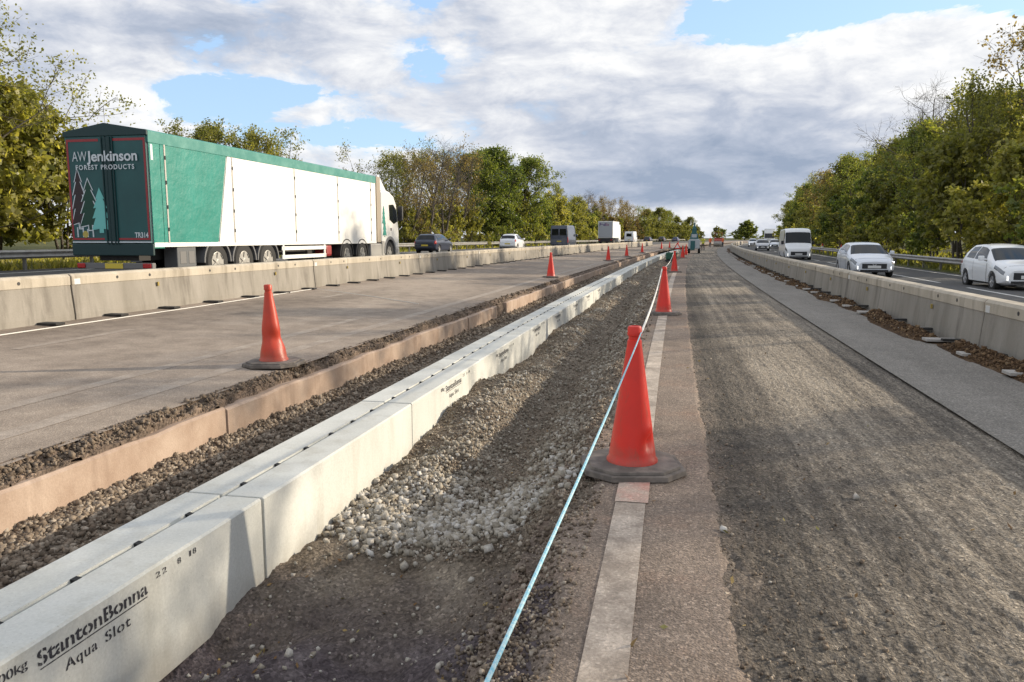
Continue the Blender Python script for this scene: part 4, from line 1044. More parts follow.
for x in (-.10, .02, .14, .22):
    bm = bmesh.new(); tube(bm, [(x, -.055, ZB - .02), (x, -.055, ZT - .12)], .018, 8); bmobj('locking_bar', bm, m_tarp, tr)
B('latch_block', (-.06, -.06, ZB + .05), (.16, -.03, ZT - .12), m_tarp, tr, .01)
bm = bmesh.new(); merge(bm, place_bm(text_bm('AW', .44, .25, -.006), (-.99, -.0705, 3.03), (1, 0, 0), UZ)); merge(bm, place_bm(text_bm('Jenkinson', 1.50, .25, .024), (-.55, -.0705, 3.03), (1, 0, 0), UZ))
merge(bm, place_bm(text_bm('FOREST PRODUCTS', 1.75, .115, .02, 0, 1.25), (-.90, -.0705, 2.83), (1, 0, 0), UZ)); bmobj('lettering', bm, m_wtext, tr)
bm = bmesh.new(); merge(bm, place_bm(text_bm('TR314', .40, .13, .02), (.72, -.0405, 1.19), (1, 0, 0), UZ)); bmobj('unit_number', bm, m_wtext, tr)
def pine(w_, h_, grow=0):
    half = [(.07, 0), (.07, .10), (.50, .06), (.24, .34), (.42, .32), (.18, .58), (.34, .56), (.10, .80), (.2, .78), (0, 1.0)]
    pts = []
    for x, z in half: pts.append((x * w_ + (grow if x else 0), z * h_ + (grow * 1.8 if x == 0 else (-grow if z < .11 else 0))))
    return pts + [(-x, z) for x, z in pts[::-1][1:]]
for (px, pz, w_, h_, m, y) in ((-.90, 1.42, .58, 1.42, m_brown, -.0375), (-.60, 1.38, .72, 1.22, m_dg2, -.044), (-.26, 1.33, .62, 1.02, m_aqua, -.0505)):
    bm = bmesh.new(); prism_y(bm, [(px + x, pz + z) for x, z in pine(w_ * .88, h_, .028)], y - .0015, y); bmobj('emblem_outline', bm, m_wtext if m is not m_aqua else m_aqua, tr)
    bm = bmesh.new(); prism_y(bm, [(px + x, pz + z) for x, z in pine(w_ * .88, h_)], y - .0045, y - .002); bmobj('pine_emblem', bm, m, tr)
for x, z0, z1 in ((-1.0, 1.20, 1.44), (-.83, 1.20, 1.44), (-.69, 1.20, 1.40), (-.53, 1.20, 1.40)): B('emblem_outline', (x - .014, -.0525, z0), (x + .014, -.036, z1), m_wtext, tr)
bm = bmesh.new(); lathe(bm, [(.085, 0), (.085, .004)], 20, 'Z')
for v in bm.verts: v.co = Vector((-.76 + v.co.x, -.056 + v.co.z, 1.27 + v.co.y))
bmesh.ops.recalc_face_normals(bm, faces=bm.faces); bmobj('yellow_sticker', bm, M('yellow_sticker', (.45, .36, .08), .6), tr)
# running gear under the rear
B('underrun_bar', (-1.15, .0, .42), (1.15, .14, .57), m_chassis_bar, tr, .02)
B('number_plate', (-.27, -.02, .43), (.27, -.003, .56), m_plate_y, tr, .004)
for sd in (-1, 1): B('tail_light', (sd * 1.0 - .12, -.03, .44), (sd * 1.0 + .12, -.002, .56), m_red, tr, .02)
B('chassis', (-.6, .2, .62), (.6, 13.6, ZB - .1), m_chassis, tr)
bm = bmesh.new(); box(bm, (.75, .95, .42), (1.18, 1.75, ZB - .1), .03); bmobj('pallet_box', bm, M('dark_locker', (.10, .105, .11), .6), tr)
for y in (1.06, 1.42): B('locker_door', (1.176, y, .52), (1.186, y + .26, .84), m_chassis_bar, tr, .01)
B('mud_flap', (.7, 1.5, .25), (1.15, 1.54, .95), m_rubber, tr)
WR = .52
for y in (2.69, 4.05, 5.41):
    for sd in (-1, 1): wheel(tr, sd * 1.03, y, WR, .36, sd, m_rimgrey, .56)
    for sd in (-1, 1):
        bm = bmesh.new(); pr = None
        for k in range(15):
            a = math.pi * k / 14; 
            ring = [bm.verts.new((sd * x, y + rr * math.cos(a), WR + rr * math.sin(a))) for x, rr in ((.84, .60), (1.225, .60), (1.225, .655), (.84, .655))]
            if pr:
                for j in range(4): bm.faces.new((pr[j], pr[(j + 1) % 4], ring[(j + 1) % 4], ring[j]))
            pr = ring
        bmesh.ops.recalc_face_normals(bm, faces=bm.faces); bmobj('mudguard', bm, M('grey_mudguard', (.13, .13, .135), .5), tr, True)
for sd in (-1, 1):
    bm = bmesh.new(); x0, x1 = sorted((sd * 1.17, sd * 1.21))
    for z in (.50, .78): box(bm, (x0, 6.3, z), (x1, 9.5, z + .13), .01)
    for y in (6.35, 9.35): box(bm, (x0, y, .5), (x1, y + .1, ZB - .1))
    bmobj('side_guard', bm, m_cream, tr)
bm = bmesh.new()
for x in (-.6, .6): box(bm, (x - .07, 6.0, 0.02), (x + .07, 6.14, ZB - .1)); box(bm, (x - .15, 5.95, 0), (x + .15, 6.2, .03))
bmobj('landing_leg', bm, m_chassis, tr)
B('air_tank', (.5, 9.75, .5), (1.1, 10.25, .95), M('red_tank', (.3, .03, .03), .5), tr, .1)
# tractor unit
before = set(kids(tr))
for y in (10.42, 11.9):
    for sd in (-1, 1): wheel(tr, sd * 1.03, y, WR, .42, sd, m_rimgrey, .56)
for sd in (-1, 1):
    wheel(tr, sd * 1.05, 15.0, WR, .32, sd, m_rimgrey, .56)
B('tractor_chassis', (-.5, 10, .55), (.5, 15.6, .98), m_chassis, tr)
for sd in (-1, 1):
    x0, x1 = sorted((sd * .75, sd * 1.22)); B('fuel_tank', (x0, 12.85, .35), (x1, 14.15, .95), m_galv, tr, .06)
    for y in (10.42, 11.9):
        bm = bmesh.new(); pr = None
        for k in range(13):
            a = math.pi * k / 12
            ring = [bm.verts.new((sd * x, y + rr * math.cos(a), WR + rr * math.sin(a))) for x, rr in ((.80, .59), (1.235, .59), (1.235, .63), (.80, .63))]
            if pr:
                for j in range(4): bm.faces.new((pr[j], pr[(j + 1) % 4], ring[(j + 1) % 4], ring[j]))
            pr = ring
        bmesh.ops.recalc_face_normals(bm, faces=bm.faces); bmobj('mudguard', bm, m_plastic, tr, True)
p_cab = paint('white_cab_paint', (.78, .77, .74))
cabp = [(13.95, .95), (13.95, 3.3), (14.2, 3.55), (14.55, 3.30), (15.2, 3.02), (15.75, 2.75), (15.95, 2.30), (16.12, 1.55), (16.15, .95)]
bm = bmesh.new(); prism_x(bm, [(14.05, .72), (14.05, 3.18), (14.25, 3.26), (15.05, 3.20), (15.55, 3.02), (15.85, 2.70), (15.98, 2.30), (16.14, 1.52), (16.17, .72)], -1.24, 1.24, .07)
cut = bmesh.new()
for sd in (-1, 1): lathe(cut, [(.64, -.25), (.64, .25)], 28, 'X', (sd * 1.1, 15.0, WR))
me = boolean_cut(bm, cut); me.materials.clear(); link('cab', me, p_cab, tr)
bm = bmesh.new(); prism_x(bm, [(14.0, 3.0), (14.0, 3.84), (14.10, 3.88), (14.40, 3.66), (14.72, 3.40), (15.0, 3.22), (15.0, 3.1)], -1.12, 1.12, .05); bmobj('roof_deflector', bm, p_cab, tr, True)
for sd in (-1, 1):
    x0, x1 = sorted((sd * 1.05, sd * 1.20)); bm = bmesh.new(); prism_x(bm, [(13.62, 1.0), (13.62, 3.75), (14.05, 3.75), (14.05, 1.0)], x0, x1, .01); bmobj('air_deflector', bm, M('tan_deflector', (.30, .25, .19), .6), tr)
    xs = sd * 1.243; bm = bmesh.new(); a, b = sorted((xs, xs + sd * .008)); prism_x(bm, [(14.98, 1.98), (14.92, 2.62), (15.45, 2.66), (15.82, 2.42), (15.90, 1.92), (15.5, 1.80)], a, b); bmobj('side_window', bm, m_glass, tr)
    B('cab_mirror', (min(xs, xs + sd * .26), 15.95, 1.95), (max(xs, xs + sd * .26), 16.12, 2.6), m_plastic, tr, .04)
    a, b = sorted((xs, xs + sd * .012)); B('door_handle', (a, 15.08, 1.5), (b, 15.2, 1.62), m_plastic, tr)
    bm = bmesh.new()
    for (yy, z0, w_, h_) in ((14.36, 1.22, .44, .98), (14.28, 1.75, .38, .8)): prism_x(bm, [(yy + q, z0 + z) for q, z in pine(w_, h_)], a, b); a, b = a + sd * .004, b + sd * .004
    bmobj('pine_emblem', bm, m_teal, tr)
    a, b = sorted((sd * 1.10, sd * 1.25)); B('step_panel', (a, 14.05, .38), (b, 14.38, 1.06), m_galv, tr, .03)
    bm = bmesh.new(); pr = None
    for k in range(13):
        an = math.pi * k / 12
        ring = [bm.verts.new((sd * x, 15.0 + rr * math.cos(an), WR + rr * math.sin(an))) for x, rr in ((.9, .61), (1.262, .61), (1.262, .74), (.9, .74))]
        if pr:
            for j in range(4): bm.faces.new((pr[j], pr[(j + 1) % 4], ring[(j + 1) % 4], ring[j]))
        pr = ring
    bmesh.ops.recalc_face_normals(bm, faces=bm.faces); bmobj('wheel_arch_trim', bm, M('grey_arch_trim', (.17, .17, .175), .5), tr, True)
bm = bmesh.new(); prism_x(bm, [(15.97, 2.28), (16.12, 1.62), (16.13, 1.62), (15.98, 2.28)], -1.12, 1.12); bmobj('windscreen', bm, m_glass, tr)
B('bumper', (-1.24, 15.7, .32), (1.24, 16.22, .74), m_galv, tr, .06)
for o in kids(tr):
    if o not in before: o.location.y += .86

# ------------------------------------------------------------------ far end of the works
mach = thing('works_machine', 'tall teal works machine with pale side panels at the end of the milled lane', 'works machine'); mach.location = W(.2, 83, 0); mach.rotation_euler = (0, 0, head(83)); mach.scale = (.68, .8, 1)
m_tl = M('teal_machine_paint', (.02, .11, .115), .5); m_pale = M('pale_machine_panel', (.42, .46, .48), .5)
bm = bmesh.new(); prism_y(bm, [(-.85, .5), (.85, .5), (.85, 1.35), (.6, 1.5), (-.6, 1.5), (-.85, 1.35)], 0, 2.6, .04); bmobj('machine_body', bm, m_pale, mach)
B('hopper', (-.5, -.12, .35), (.15, .0, 1.3), m_tl, mach, .03)
for sd in (-1, 1):
    bm = bmesh.new(); pts = []
    for k in range(24):
        a = 2 * math.pi * k / 24; pts.append((1.3 + 1.0 * math.copysign(abs(math.cos(a)) ** .6, math.cos(a)), .32 + .32 * math.sin(a)))
    x0, x1 = sorted((sd * .6, sd * .95)); prism_x(bm, pts, x0, x1, .02); bmobj('track', bm, m_rubber, mach)
bm = bmesh.new(); prism_y(bm, [(-.62, 1.5), (.62, 1.5), (.5, 2.05), (.36, 2.1), (.30, 2.6), (-.30, 2.6), (-.36, 2.1), (-.5, 2.05)], .2, 1.5, .03); bmobj('operator_cab', bm, m_tl, mach)
bm = bmesh.new(); lathe(bm, [(.28, 2.6), (.22, 2.8), (.12, 2.85), (.10, 3.15), (.03, 3.2)], 16, 'Z', (0, .8, 0)); bmobj('mast', bm, m_tl, mach)
B('cab_window', (-.4, .185, 1.65), (.4, .197, 2.0), m_pale, mach, .01)
rm = thing('road_roller', 'small red road roller working far off past the teal machine', 'road roller'); rm.location = W(1.6, 150, 0); rm.rotation_euler = (0, 0, head(150))
m_rr = M('red_machine_paint', (.33, .07, .05), .5)
bm = bmesh.new(); lathe(bm, [(.55, -.8), (.55, .8)], 24, 'X', (0, .4, .55)); bmobj('drum', bm, m_steel, rm)
bm = bmesh.new(); prism_x(bm, [(.1, .9), (3.0, .7), (3.2, 1.5), (2.0, 1.65), (1.6, 1.3), (.1, 1.2)], -.75, .75, .04); bmobj('roller_body', bm, m_rr, rm)
bm = bmesh.new()
for x in (-.65, .65):
    for y in (1.4, 2.4): tube(bm, [(x, y, 1.4), (x, y, 2.5)], .035, 6)
box(bm, (-.8, 1.2, 2.5), (.8, 2.6, 2.58), .02); bmobj('canopy', bm, m_rr, rm)
for sd in (-1, 1): wheel(rm, sd * .6, 2.6, .5, .35, sd, m_rimgrey)
m_skin = M('skin', (.45, .26, .18), .6); m_hair = M('white_hard_hat', (.8, .8, .78), .4); m_trs = M('dark_trousers', (.03, .035, .05), .8)
def person(lab, loc, rz, mcoat):
    r_ = thing('person', lab, 'person', loc, rz, 'workers at the far end of the works')
    V = [(0, 0, .95), (0, 0, 1.2), (0, 0, 1.42), (0, .01, 1.52), (0, .02, 1.66), (-.1, 0, .90), (-.13, .06, .48), (-.14, -.04, .06), (-.14, .12, .03), (.1, 0, .90), (.12, -.03, .48), (.13, -.10, .06), (.13, .06, .03),
         (-.2, 0, 1.42), (-.27, .02, 1.14), (-.24, .16, .92), (.2, 0, 1.42), (.28, -.02, 1.14), (.26, .14, .94)]
    Ed = [(0, 1), (1, 2), (2, 3), (3, 4), (0, 5), (5, 6), (6, 7), (7, 8), (0, 9), (9, 10), (10, 11), (11, 12), (2, 13), (13, 14), (14, 15), (2, 16), (16, 17), (17, 18)]
    R_ = [.15, .14, .15, .06, .10, .10, .07, .05, .045, .10, .07, .05, .045, .075, .05, .04, .075, .05, .04]
    me = bpy.data.meshes.new('body'); me.from_pydata(V, Ed, []); o = bpy.data.objects.new('tmp_body', me); COL.objects.link(o)
    sk = o.modifiers.new('s', 'SKIN'); o.modifiers.new('d', 'SUBSURF').levels = 1
    for i, d in enumerate(me.skin_vertices[0].data): d.radius = (R_[i], R_[i] * (.72 if i < 3 else 1)); d.use_root = i == 0
    dg = bpy.context.evaluated_depsgraph_get(); dg.update(); m2 = bpy.data.meshes.new_from_object(o.evaluated_get(dg), depsgraph=dg); bpy.data.objects.remove(o)
    m2.materials.clear()
    for q in (mcoat, m_trs, m_skin): m2.materials.append(q)
    for p in m2.polygons: p.use_smooth = True; z = p.center.z; x = abs(p.center.x); p.material_index = 2 if z > 1.5 or (x > .2 and z < 1.0) else (0 if z > .85 else 1)
    o = link('body', m2, None, r_)
    bm = bmesh.new(); lathe(bm, [(.15, 1.70), (.135, 1.72), (.12, 1.79), (.05, 1.84), (.01, 1.845)], 16, 'Z', (0, .02, 0)); bmobj('hard_hat', bm, m_hair, r_)
m_or = M('orange_workwear', (.70, .14, .03), .7); m_ylw = M('yellow_workwear', (.55, .55, .05), .7)
person('worker in a yellow jacket and pale hard hat walking just past the teal machine', W(.7, 105, 0), .4, m_ylw)
person('worker in orange workwear standing nearest the small red roller', W(.7, 138, 0), -.6, m_or)
person('worker in orange workwear at the right edge of the far milled lane', W(2.6, 146, 0), 2.2, m_or)
sg = thing('works_sign', 'small red and white triangular sign standing in the far trench', 'sign'); sg.location = W(-1.9, 92, -.1)
bm = bmesh.new(); prism_y(bm, [(-.42, .45), (.42, .45), (0, 1.2)], -.01, .01); bmobj('sign_border', bm, m_cone, sg)
bm = bmesh.new(); prism_y(bm, [(-.25, .55), (.25, .55), (0, 1.0)], -.016, -.012); bmobj('sign_face', bm, m_white_sleeve, sg)
bm = bmesh.new(); tube(bm, [(-.3, .2, -.3), (0, .02, .8)], .02, 6); tube(bm, [(.3, .2, -.3), (0, .02, .8)], .02, 6); bmobj('sign_frame', bm, m_plastic, sg)
gd = thing('water_pump', 'dark green pump unit beside the last cones in the far trench', 'pump'); gd.location = W(-1.3, 66, -.35)
B('pump_body', (-.45, 0, .15), (.45, 1.1, .75), M('dark_green_unit', (.02, .10, .06), .5), gd, .06); B('skid', (-.5, -.05, 0), (.5, 1.2, .14), m_plastic, gd); bm = bmesh.new(); tube(bm, [(.2, .4, .7), (.2, .4, 1.1), (.3, .4, 1.15)], .05, 8); bmobj('exhaust', bm, m_plastic, gd)
B('fuel_cap', (-.3, .3, .745), (-.15, .45, .80), m_plastic, gd, .01)

# ------------------------------------------------------------------ trees
def leaf_mat(name, c1, c2, c3):
    m = bpy.data.materials.new(name); m.use_nodes = True; q = NT(m.node_tree); q.n.clear()
    at = q.add('ShaderNodeAttribute', attribute_name='tint').outputs['Fac']; oi = q.add('ShaderNodeObjectInfo').outputs['Random']
    f = q.math('ADD', at, q.math('MULTIPLY', q.math('SUBTRACT', oi, .5), .35))
    c = q.ramp(f, [(.1, c1), (.5, c2), (.92, c3)])
    d = q.add('ShaderNodeBsdfDiffuse'); tr_ = q.add('ShaderNodeBsdfTranslucent'); g = q.add('ShaderNodeBsdfGlossy'); g.inputs['Roughness'].default_value = .45; g.inputs['Color'].default_value = (.8, .8, .8, 1)
    q.put(d, 0, c); q.put(tr_, 0, q.mix(1, c, (1.9, 1.9, .85), 'MULTIPLY'))
    mx = q.add('ShaderNodeMixShader'); mx.inputs[0].default_value = .52; q.l.new(d.outputs[0], mx.inputs[1]); q.l.new(tr_.outputs[0], mx.inputs[2])
    m2 = q.add('ShaderNodeMixShader'); m2.inputs[0].default_value = .035; q.l.new(mx.outputs[0], m2.inputs[1]); q.l.new(g.outputs[0], m2.inputs[2])
    o = q.add('ShaderNodeOutputMaterial'); q.l.new(m2.outputs[0], o.inputs[0]); return m
lm_green = leaf_mat('green_leaf', (.07, .10, .026), (.14, .17, .042), (.235, .24, .07))
lm_olive = leaf_mat('olive_leaf', (.08, .09, .024), (.165, .168, .044), (.28, .262, .075))
lm_yellow = leaf_mat('yellow_green_leaf', (.15, .155, .042), (.275, .268, .078), (.42, .375, .125))
lm_brown = leaf_mat('brown_leaf', (.085, .062, .03), (.165, .12, .055), (.26, .20, .085))
m_bark = M('bark', (.06, .05, .04), .9, noise=((.12, .10, .08), 8, .4, .65)); m_bark2 = M('pale_bark', (.075, .062, .05), .9, noise=((.13, .112, .09), 8, .4, .65))
def tree_data(seed, h=10., trunk=.25, spread=.36, limbs=14, sub=6, twigs=5, leaves=12, leaf=.15, shape='round', low=.2, stems=1, lr=.30):
    rs = random.Random(seed); br = []; tw = []
    def grow(p, d, L, r, n, up, wob):
        pts = [p.copy()]; d = d.normalized()
        for i in range(n):
            d = (d + Vector((rs.gauss(0, wob), rs.gauss(0, wob), rs.gauss(0, wob) + up))).normalized(); p = p + d * (L / n); pts.append(p.copy())
        return pts
    def env(f):
        if shape == 'round': return math.sin(math.pi * min(1, max(0, (f - low * .5) / (1 - low * .5))) ** .8) * .9 + .15
        if shape == 'bush': return (1 - f * .55)
        if shape == 'vase': return .35 + .75 * f * (1.25 - f * .5) if f < .85 else .5
        return 1 - f * .8
    for st in range(stems):
        a0 = rs.uniform(0, 6.28); off = Vector((math.cos(a0), math.sin(a0), 0)) * (.0 if stems == 1 else h * .06)
        tpts = grow(off, Vector((off.x * .6, off.y * .6, 1 * h * .3)) + Vector((rs.gauss(0, .06 * h * .3), rs.gauss(0, .06 * h * .3), 0)), h * .9, trunk, 9, .05, .07)
        br.append((tpts, trunk, trunk * .12, 7))
        for k in range(limbs // stems):
            f = low + (1 - low) * ((k + rs.random()) / (limbs // stems)); fi = min(8.99, f * 9); i = int(fi); base = tpts[i].lerp(tpts[i + 1], fi - i)
            az_ = k * 2.4 + rs.uniform(-.5, .5); L = h * spread * env(f) * rs.uniform(.75, 1.2); el_ = rs.uniform(.15, .55) + f * .75
            d = Vector((math.cos(az_) * math.cos(el_), math.sin(az_) * math.cos(el_), math.sin(el_)))
            lp = grow(base, d, L, 0, 6, .05, .13); rb = trunk * (1 - f * .75) * .42; br.append((lp, rb, rb * .2, 5))
            for j in range(sub):
                g = .25 + .75 * (j + rs.random()) / sub; gi = min(5.99, g * 6); i2 = int(gi); b2 = lp[i2].lerp(lp[i2 + 1], gi - i2)
                dd = (lp[i2 + 1] - lp[i2]).normalized(); side = Vector((rs.gauss(0, 1), rs.gauss(0, 1), rs.gauss(.25, .7))).normalized()
                L2 = L * rs.uniform(.28, .5) * (1.15 - g * .5) + .25; sp_ = grow(b2, dd * .55 + side, L2, 0, 4, .04, .18); br.append((sp_, rb * .38, rb * .1, 4))
                for q in range(twigs):
                    gg = .3 + .7 * (q + rs.random()) / twigs; qi = min(3.99, gg * 4); i3 = int(qi); b3 = sp_[i3].lerp(sp_[i3 + 1], qi - i3)
                    d3 = (sp_[i3 + 1] - sp_[i3]).normalized() * .5 + Vector((rs.gauss(0, 1), rs.gauss(0, 1), rs.gauss(.2, .8))).normalized(); L3 = rs.uniform(.35, .8) * h / 10 * 1.1
                    tp = grow(b3, d3, L3, 0, 2, .03, .2); br.append((tp, rb * .12 + .004, .003, 3)); tw.append(tp)
    V = []; F = []
    for pts, r0, r1, n in br:
        b0 = len(V); m_ = len(pts)
        for i, p in enumerate(pts):
            d = (pts[min(i + 1, m_ - 1)] - pts[max(i - 1, 0)]).normalized(); u = d.cross(Vector((.3, .2, 1)))
            if u.length < .05: u = d.cross(Vector((1, 0, 0)))
            u.normalize(); v = d.cross(u); r = r0 + (r1 - r0) * i / (m_ - 1)
            for k in range(n): c, s_ = math.cos(6.2832 * k / n), math.sin(6.2832 * k / n); V.append((p.x + (u.x * c + v.x * s_) * r, p.y + (u.y * c + v.y * s_) * r, p.z + (u.z * c + v.z * s_) * r))
        for i in range(m_ - 1):
            for k in range(n): F.append((b0 + i * n + k, b0 + i * n + (k + 1) % n, b0 + (i + 1) * n + (k + 1) % n, b0 + (i + 1) * n + k))
    trunk_me = mesh_np('trunk', V, F, True); crown = None
    if leaves:
        nr = np.random.default_rng(seed); A = np.array([[t_[0][:], t_[-1][:]] for t_ in tw]); n = len(A) * leaves
        a = np.repeat(A[:, 0], leaves, 0); b = np.repeat(A[:, 1], leaves, 0); P = a + (b - a) * nr.uniform(.1, 1.15, (n, 1)) + nr.normal(0, lr * .5, (n, 3)) * h / 10
        u = nr.normal(0, 1, (n, 3)); u /= np.linalg.norm(u, axis=1, keepdims=True); q = nr.normal(0, 1, (n, 3)) + [0, 0, .6]; v = np.cross(u, q); v /= np.linalg.norm(v, axis=1, keepdims=True)
        sz = leaf * nr.uniform(.6, 1.25, (n, 1)); w_ = np.cross(u, v)
        VV = np.stack([P - u * sz, P + v * sz * .62 + w_ * sz * .15, P + u * sz, P - v * sz * .62 + w_ * sz * .15], 1).reshape(-1, 3)
        crown = mesh_np('crown', VV, np.arange(4 * n).reshape(n, 4))
        cl = np.repeat(nr.uniform(0, 1, len(A)), leaves); tv = np.clip(.55 * cl + .45 * nr.uniform(0, 1, n), 0, 1)
        crown.attributes.new('tint', 'FLOAT', 'POINT').data.foreach_set('value', np.repeat(tv, 4).astype(np.float32))
    return trunk_me, crown
TD = dict(
    oakA=tree_data(1, limbs=20, sub=7, twigs=6, leaves=17, leaf=.108, low=.12, spread=.38), oakB=tree_data(2, limbs=18, sub=7, twigs=6, leaves=17, leaf=.108, low=.10, spread=.36),
    looseA=tree_data(3, limbs=17, sub=7, twigs=5, leaves=10, leaf=.095, low=.12, spread=.36, shape='vase', trunk=.17, stems=2), looseB=tree_data(4, limbs=16, sub=6, twigs=5, leaves=11, leaf=.095, low=.12, spread=.33, trunk=.16),
    thinA=tree_data(5, limbs=20, sub=8, twigs=6, leaves=4, leaf=.09, low=.06, spread=.38, shape='vase', trunk=.16, stems=3), thinB=tree_data(6, limbs=18, sub=8, twigs=6, leaves=4, leaf=.09, low=.08, spread=.36, trunk=.15, stems=3, shape='vase'),
    bare=tree_data(8, limbs=18, sub=7, twigs=6, leaves=0, low=.2, spread=.38, trunk=.16),
    bushA=tree_data(9, h=10, limbs=24, sub=6, twigs=5, leaves=16, leaf=.22, low=.02, spread=.52, shape='bush', trunk=.13, stems=4), bushB=tree_data(10, h=10, limbs=24, sub=6, twigs=5, leaves=16, leaf=.22, low=.02, spread=.62, shape='bush', trunk=.12, stems=4))
far_round = tree_data(31, limbs=34, sub=7, twigs=5, leaves=14, leaf=.30, low=.03, spread=.50, shape='bush', trunk=.2, stems=2)
near_edge = tree_data(21, h=13, limbs=26, sub=9, twigs=7, leaves=22, leaf=.062, low=.06, spread=.36, trunk=.17, lr=.26)
cm = {}
def plant(kind, lm, tt, s_, h, lab, grp=None, name='tree', cat='tree', z=None, bark=None, world=None, wide=1, td=None):
    tm, cr = td or TD[kind]; h0 = 13 if td else 10
    p = world or W(tt, s_, np.interp(tt, gt, gz) if z is None else z); rz = random.uniform(0, 6.28)
    r_ = thing(name, lab, cat, Vector(p) - Vector((0, 0, .1)), rz, grp); k = h / h0; r_.scale = (k * wide, k * wide, k)
    for nm, me, m in (('trunk', tm, bark or m_bark), ('crown', cr, lm)):
        if me is None: continue
        key = (me.name, m.name)
        if key not in cm:
            q = me.copy(); q.materials.clear(); q.materials.append(m); cm[key] = q
        o = bpy.data.objects.new(nm, cm[key]); COL.objects.link(o); o.parent = r_
    return r_
# left side
plant('x', lm_olive, -26.7, 24.0, 13.8, 'tall open autumn tree at the left edge with small yellow-brown leaves', td=near_edge, bark=m_bark2)
plant('x', lm_yellow, -28.6, 26.5, 14.8, 'second tall open tree overlapping the one at the left edge', td=near_edge, bark=m_bark2)
plant('x', lm_yellow, -28.5, 23.5, 9.5, 'shorter yellow-green tree tucked under the tall tree at the left edge', td=near_edge, bark=m_bark2)
G = 'bushes behind the left guard rail'
for i, (tt, s_, h, k, lm) in enumerate([(-26.0, 20, 6.6, 'bushA', lm_yellow), (-27.2, 25, 7.0, 'bushB', lm_yellow), (-25.8, 29, 5.4, 'bushA', lm_yellow), (-30, 21, 7.5, 'bushA', lm_yellow), (-29, 28, 7, 'bushB', lm_yellow), (-25.6, 16.5, 5.5, 'bushB', lm_yellow), (-25.6, 34, 3.4, 'bushB', lm_yellow), (-32, 30, 6, 'bushA', lm_olive), (-26, 40, 3.6, 'bushB', lm_olive), (-25.5, 47, 3.2, 'bushA', lm_yellow), (-25.6, 54, 3.4, 'bushB', lm_olive)]):
    plant(k, lm, tt, s_, h, 'leafy yellow-green bush behind the far left guard rail', G, 'bush', 'bush')
G = 'tree tops showing above the lorry'
for tt, s_, h, k, lm in ((-27, 41, 7.4, 'looseA', lm_olive), (-26.5, 45, 7.9, 'looseB', lm_olive), (-27, 49.5, 8.0, 'looseA', lm_olive), (-29, 44, 7.8, 'oakB', lm_olive)):
    plant(k, lm, tt, s_, h, 'olive tree whose top shows above the roof of the lorry', G)
plant('looseB', lm_olive, -26.5, 60, 6.4, 'small tree just showing above the front of the lorry roof')
plant('thinA', lm_brown, -24.8, 67, 8.6, 'twiggy thin-leaved tree rising right behind the lorry cab', bark=m_bark2)
plant('thinB', lm_brown, -24.5, 74, 9.8, 'twiggy half-bare brownish tree above the dark estate car', bark=m_bark2)
plant('thinA', lm_brown, -25.5, 81, 10.4, 'twiggy reddish-brown tree next to the big green tree', bark=m_bark2)
plant('thinB', lm_olive, -26.5, 72, 8.4, 'thin olive tree in the middle of the twiggy clump behind the estate car', bark=m_bark2)
plant('bare', lm_olive, -24.3, 71, 10.6, 'leafless brownish tree just right of the lorry cab', bark=m_bark2)
plant('bare', lm_olive, -24.8, 79, 11.2, 'leafless tree above the dark estate car, left of the big green pair', bark=m_bark2)
G = 'twiggy trees in the clump beyond the lorry cab'
for tt, s_, h, k, lm in ((-28, 70, 9.4, 'thinB', lm_olive), (-27.5, 77, 10.2, 'thinA', lm_olive), (-28, 85, 10.2, 'thinB', lm_brown), (-30, 76, 10, 'looseB', lm_olive)):
    plant(k, lm, tt, s_, h, 'thin twiggy tree inside the half-bare clump behind the estate car', G, bark=m_bark2)
G = 'low bushes under the twiggy trees'
for tt, s_, h, k, lm in ((-24.6, 66, 3.6, 'bushA', lm_olive), (-24.6, 72, 3.8, 'bushB', lm_yellow), (-24.6, 79, 4.4, 'bushA', lm_yellow), (-24.5, 86, 4.0, 'bushB', lm_olive), (-24.6, 93, 3.6, 'bushA', lm_green)):
    plant(k, lm, tt, s_, h, 'yellowish low bush under the twiggy trees beyond the estate car', G, 'bush', 'bush')
plant('oakA', lm_green, -25.2, 98, 12.2, 'broad green tree, left one of the big green pair behind the white hatchback', wide=1.1)
plant('oakB', lm_green, -25.0, 110, 12.6, 'broad green tree, right one of the big green pair behind the white hatchback', wide=1.1)
plant('oakB', lm_green, -27.5, 93, 11.2, 'smaller green tree at the left shoulder of the big green pair', wide=1.2)
plant('oakA', lm_green, -28, 106, 13.0, 'green tree standing behind and between the big green pair', wide=1.2)
plant('bushA', lm_green, -24.6, 104, 6, 'dense green bush at the foot of the big green pair', name='bush', cat='bush')
for i, s_ in enumerate(range(96, 172, 7)): plant(('bushA', 'bushB')[i % 2], (lm_green, lm_olive, lm_yellow)[i % 3], -24.4 - (i % 3) * .5, s_, 5.5 + (i % 3), 'leafy bush along the left verge under the green and olive trees', 'bushes under the left green trees', 'bush', 'bush')
plant('looseA', lm_olive, -25, 132, 10, 'olive half-leafed tree behind the dark blue van')
plant('looseB', lm_olive, -25, 150, 9.6, 'slim olive tree between the dark blue van and the white box lorry')
plant('bare', lm_olive, -26, 158, 11.0, 'leafless tree sticking up left of the white box lorry')
plant('bushB', lm_olive, -24.6, 143, 5, 'olive bush low between the blue van and the white box lorry', name='bush', cat='bush')
G = 'trees in the far row on the left'
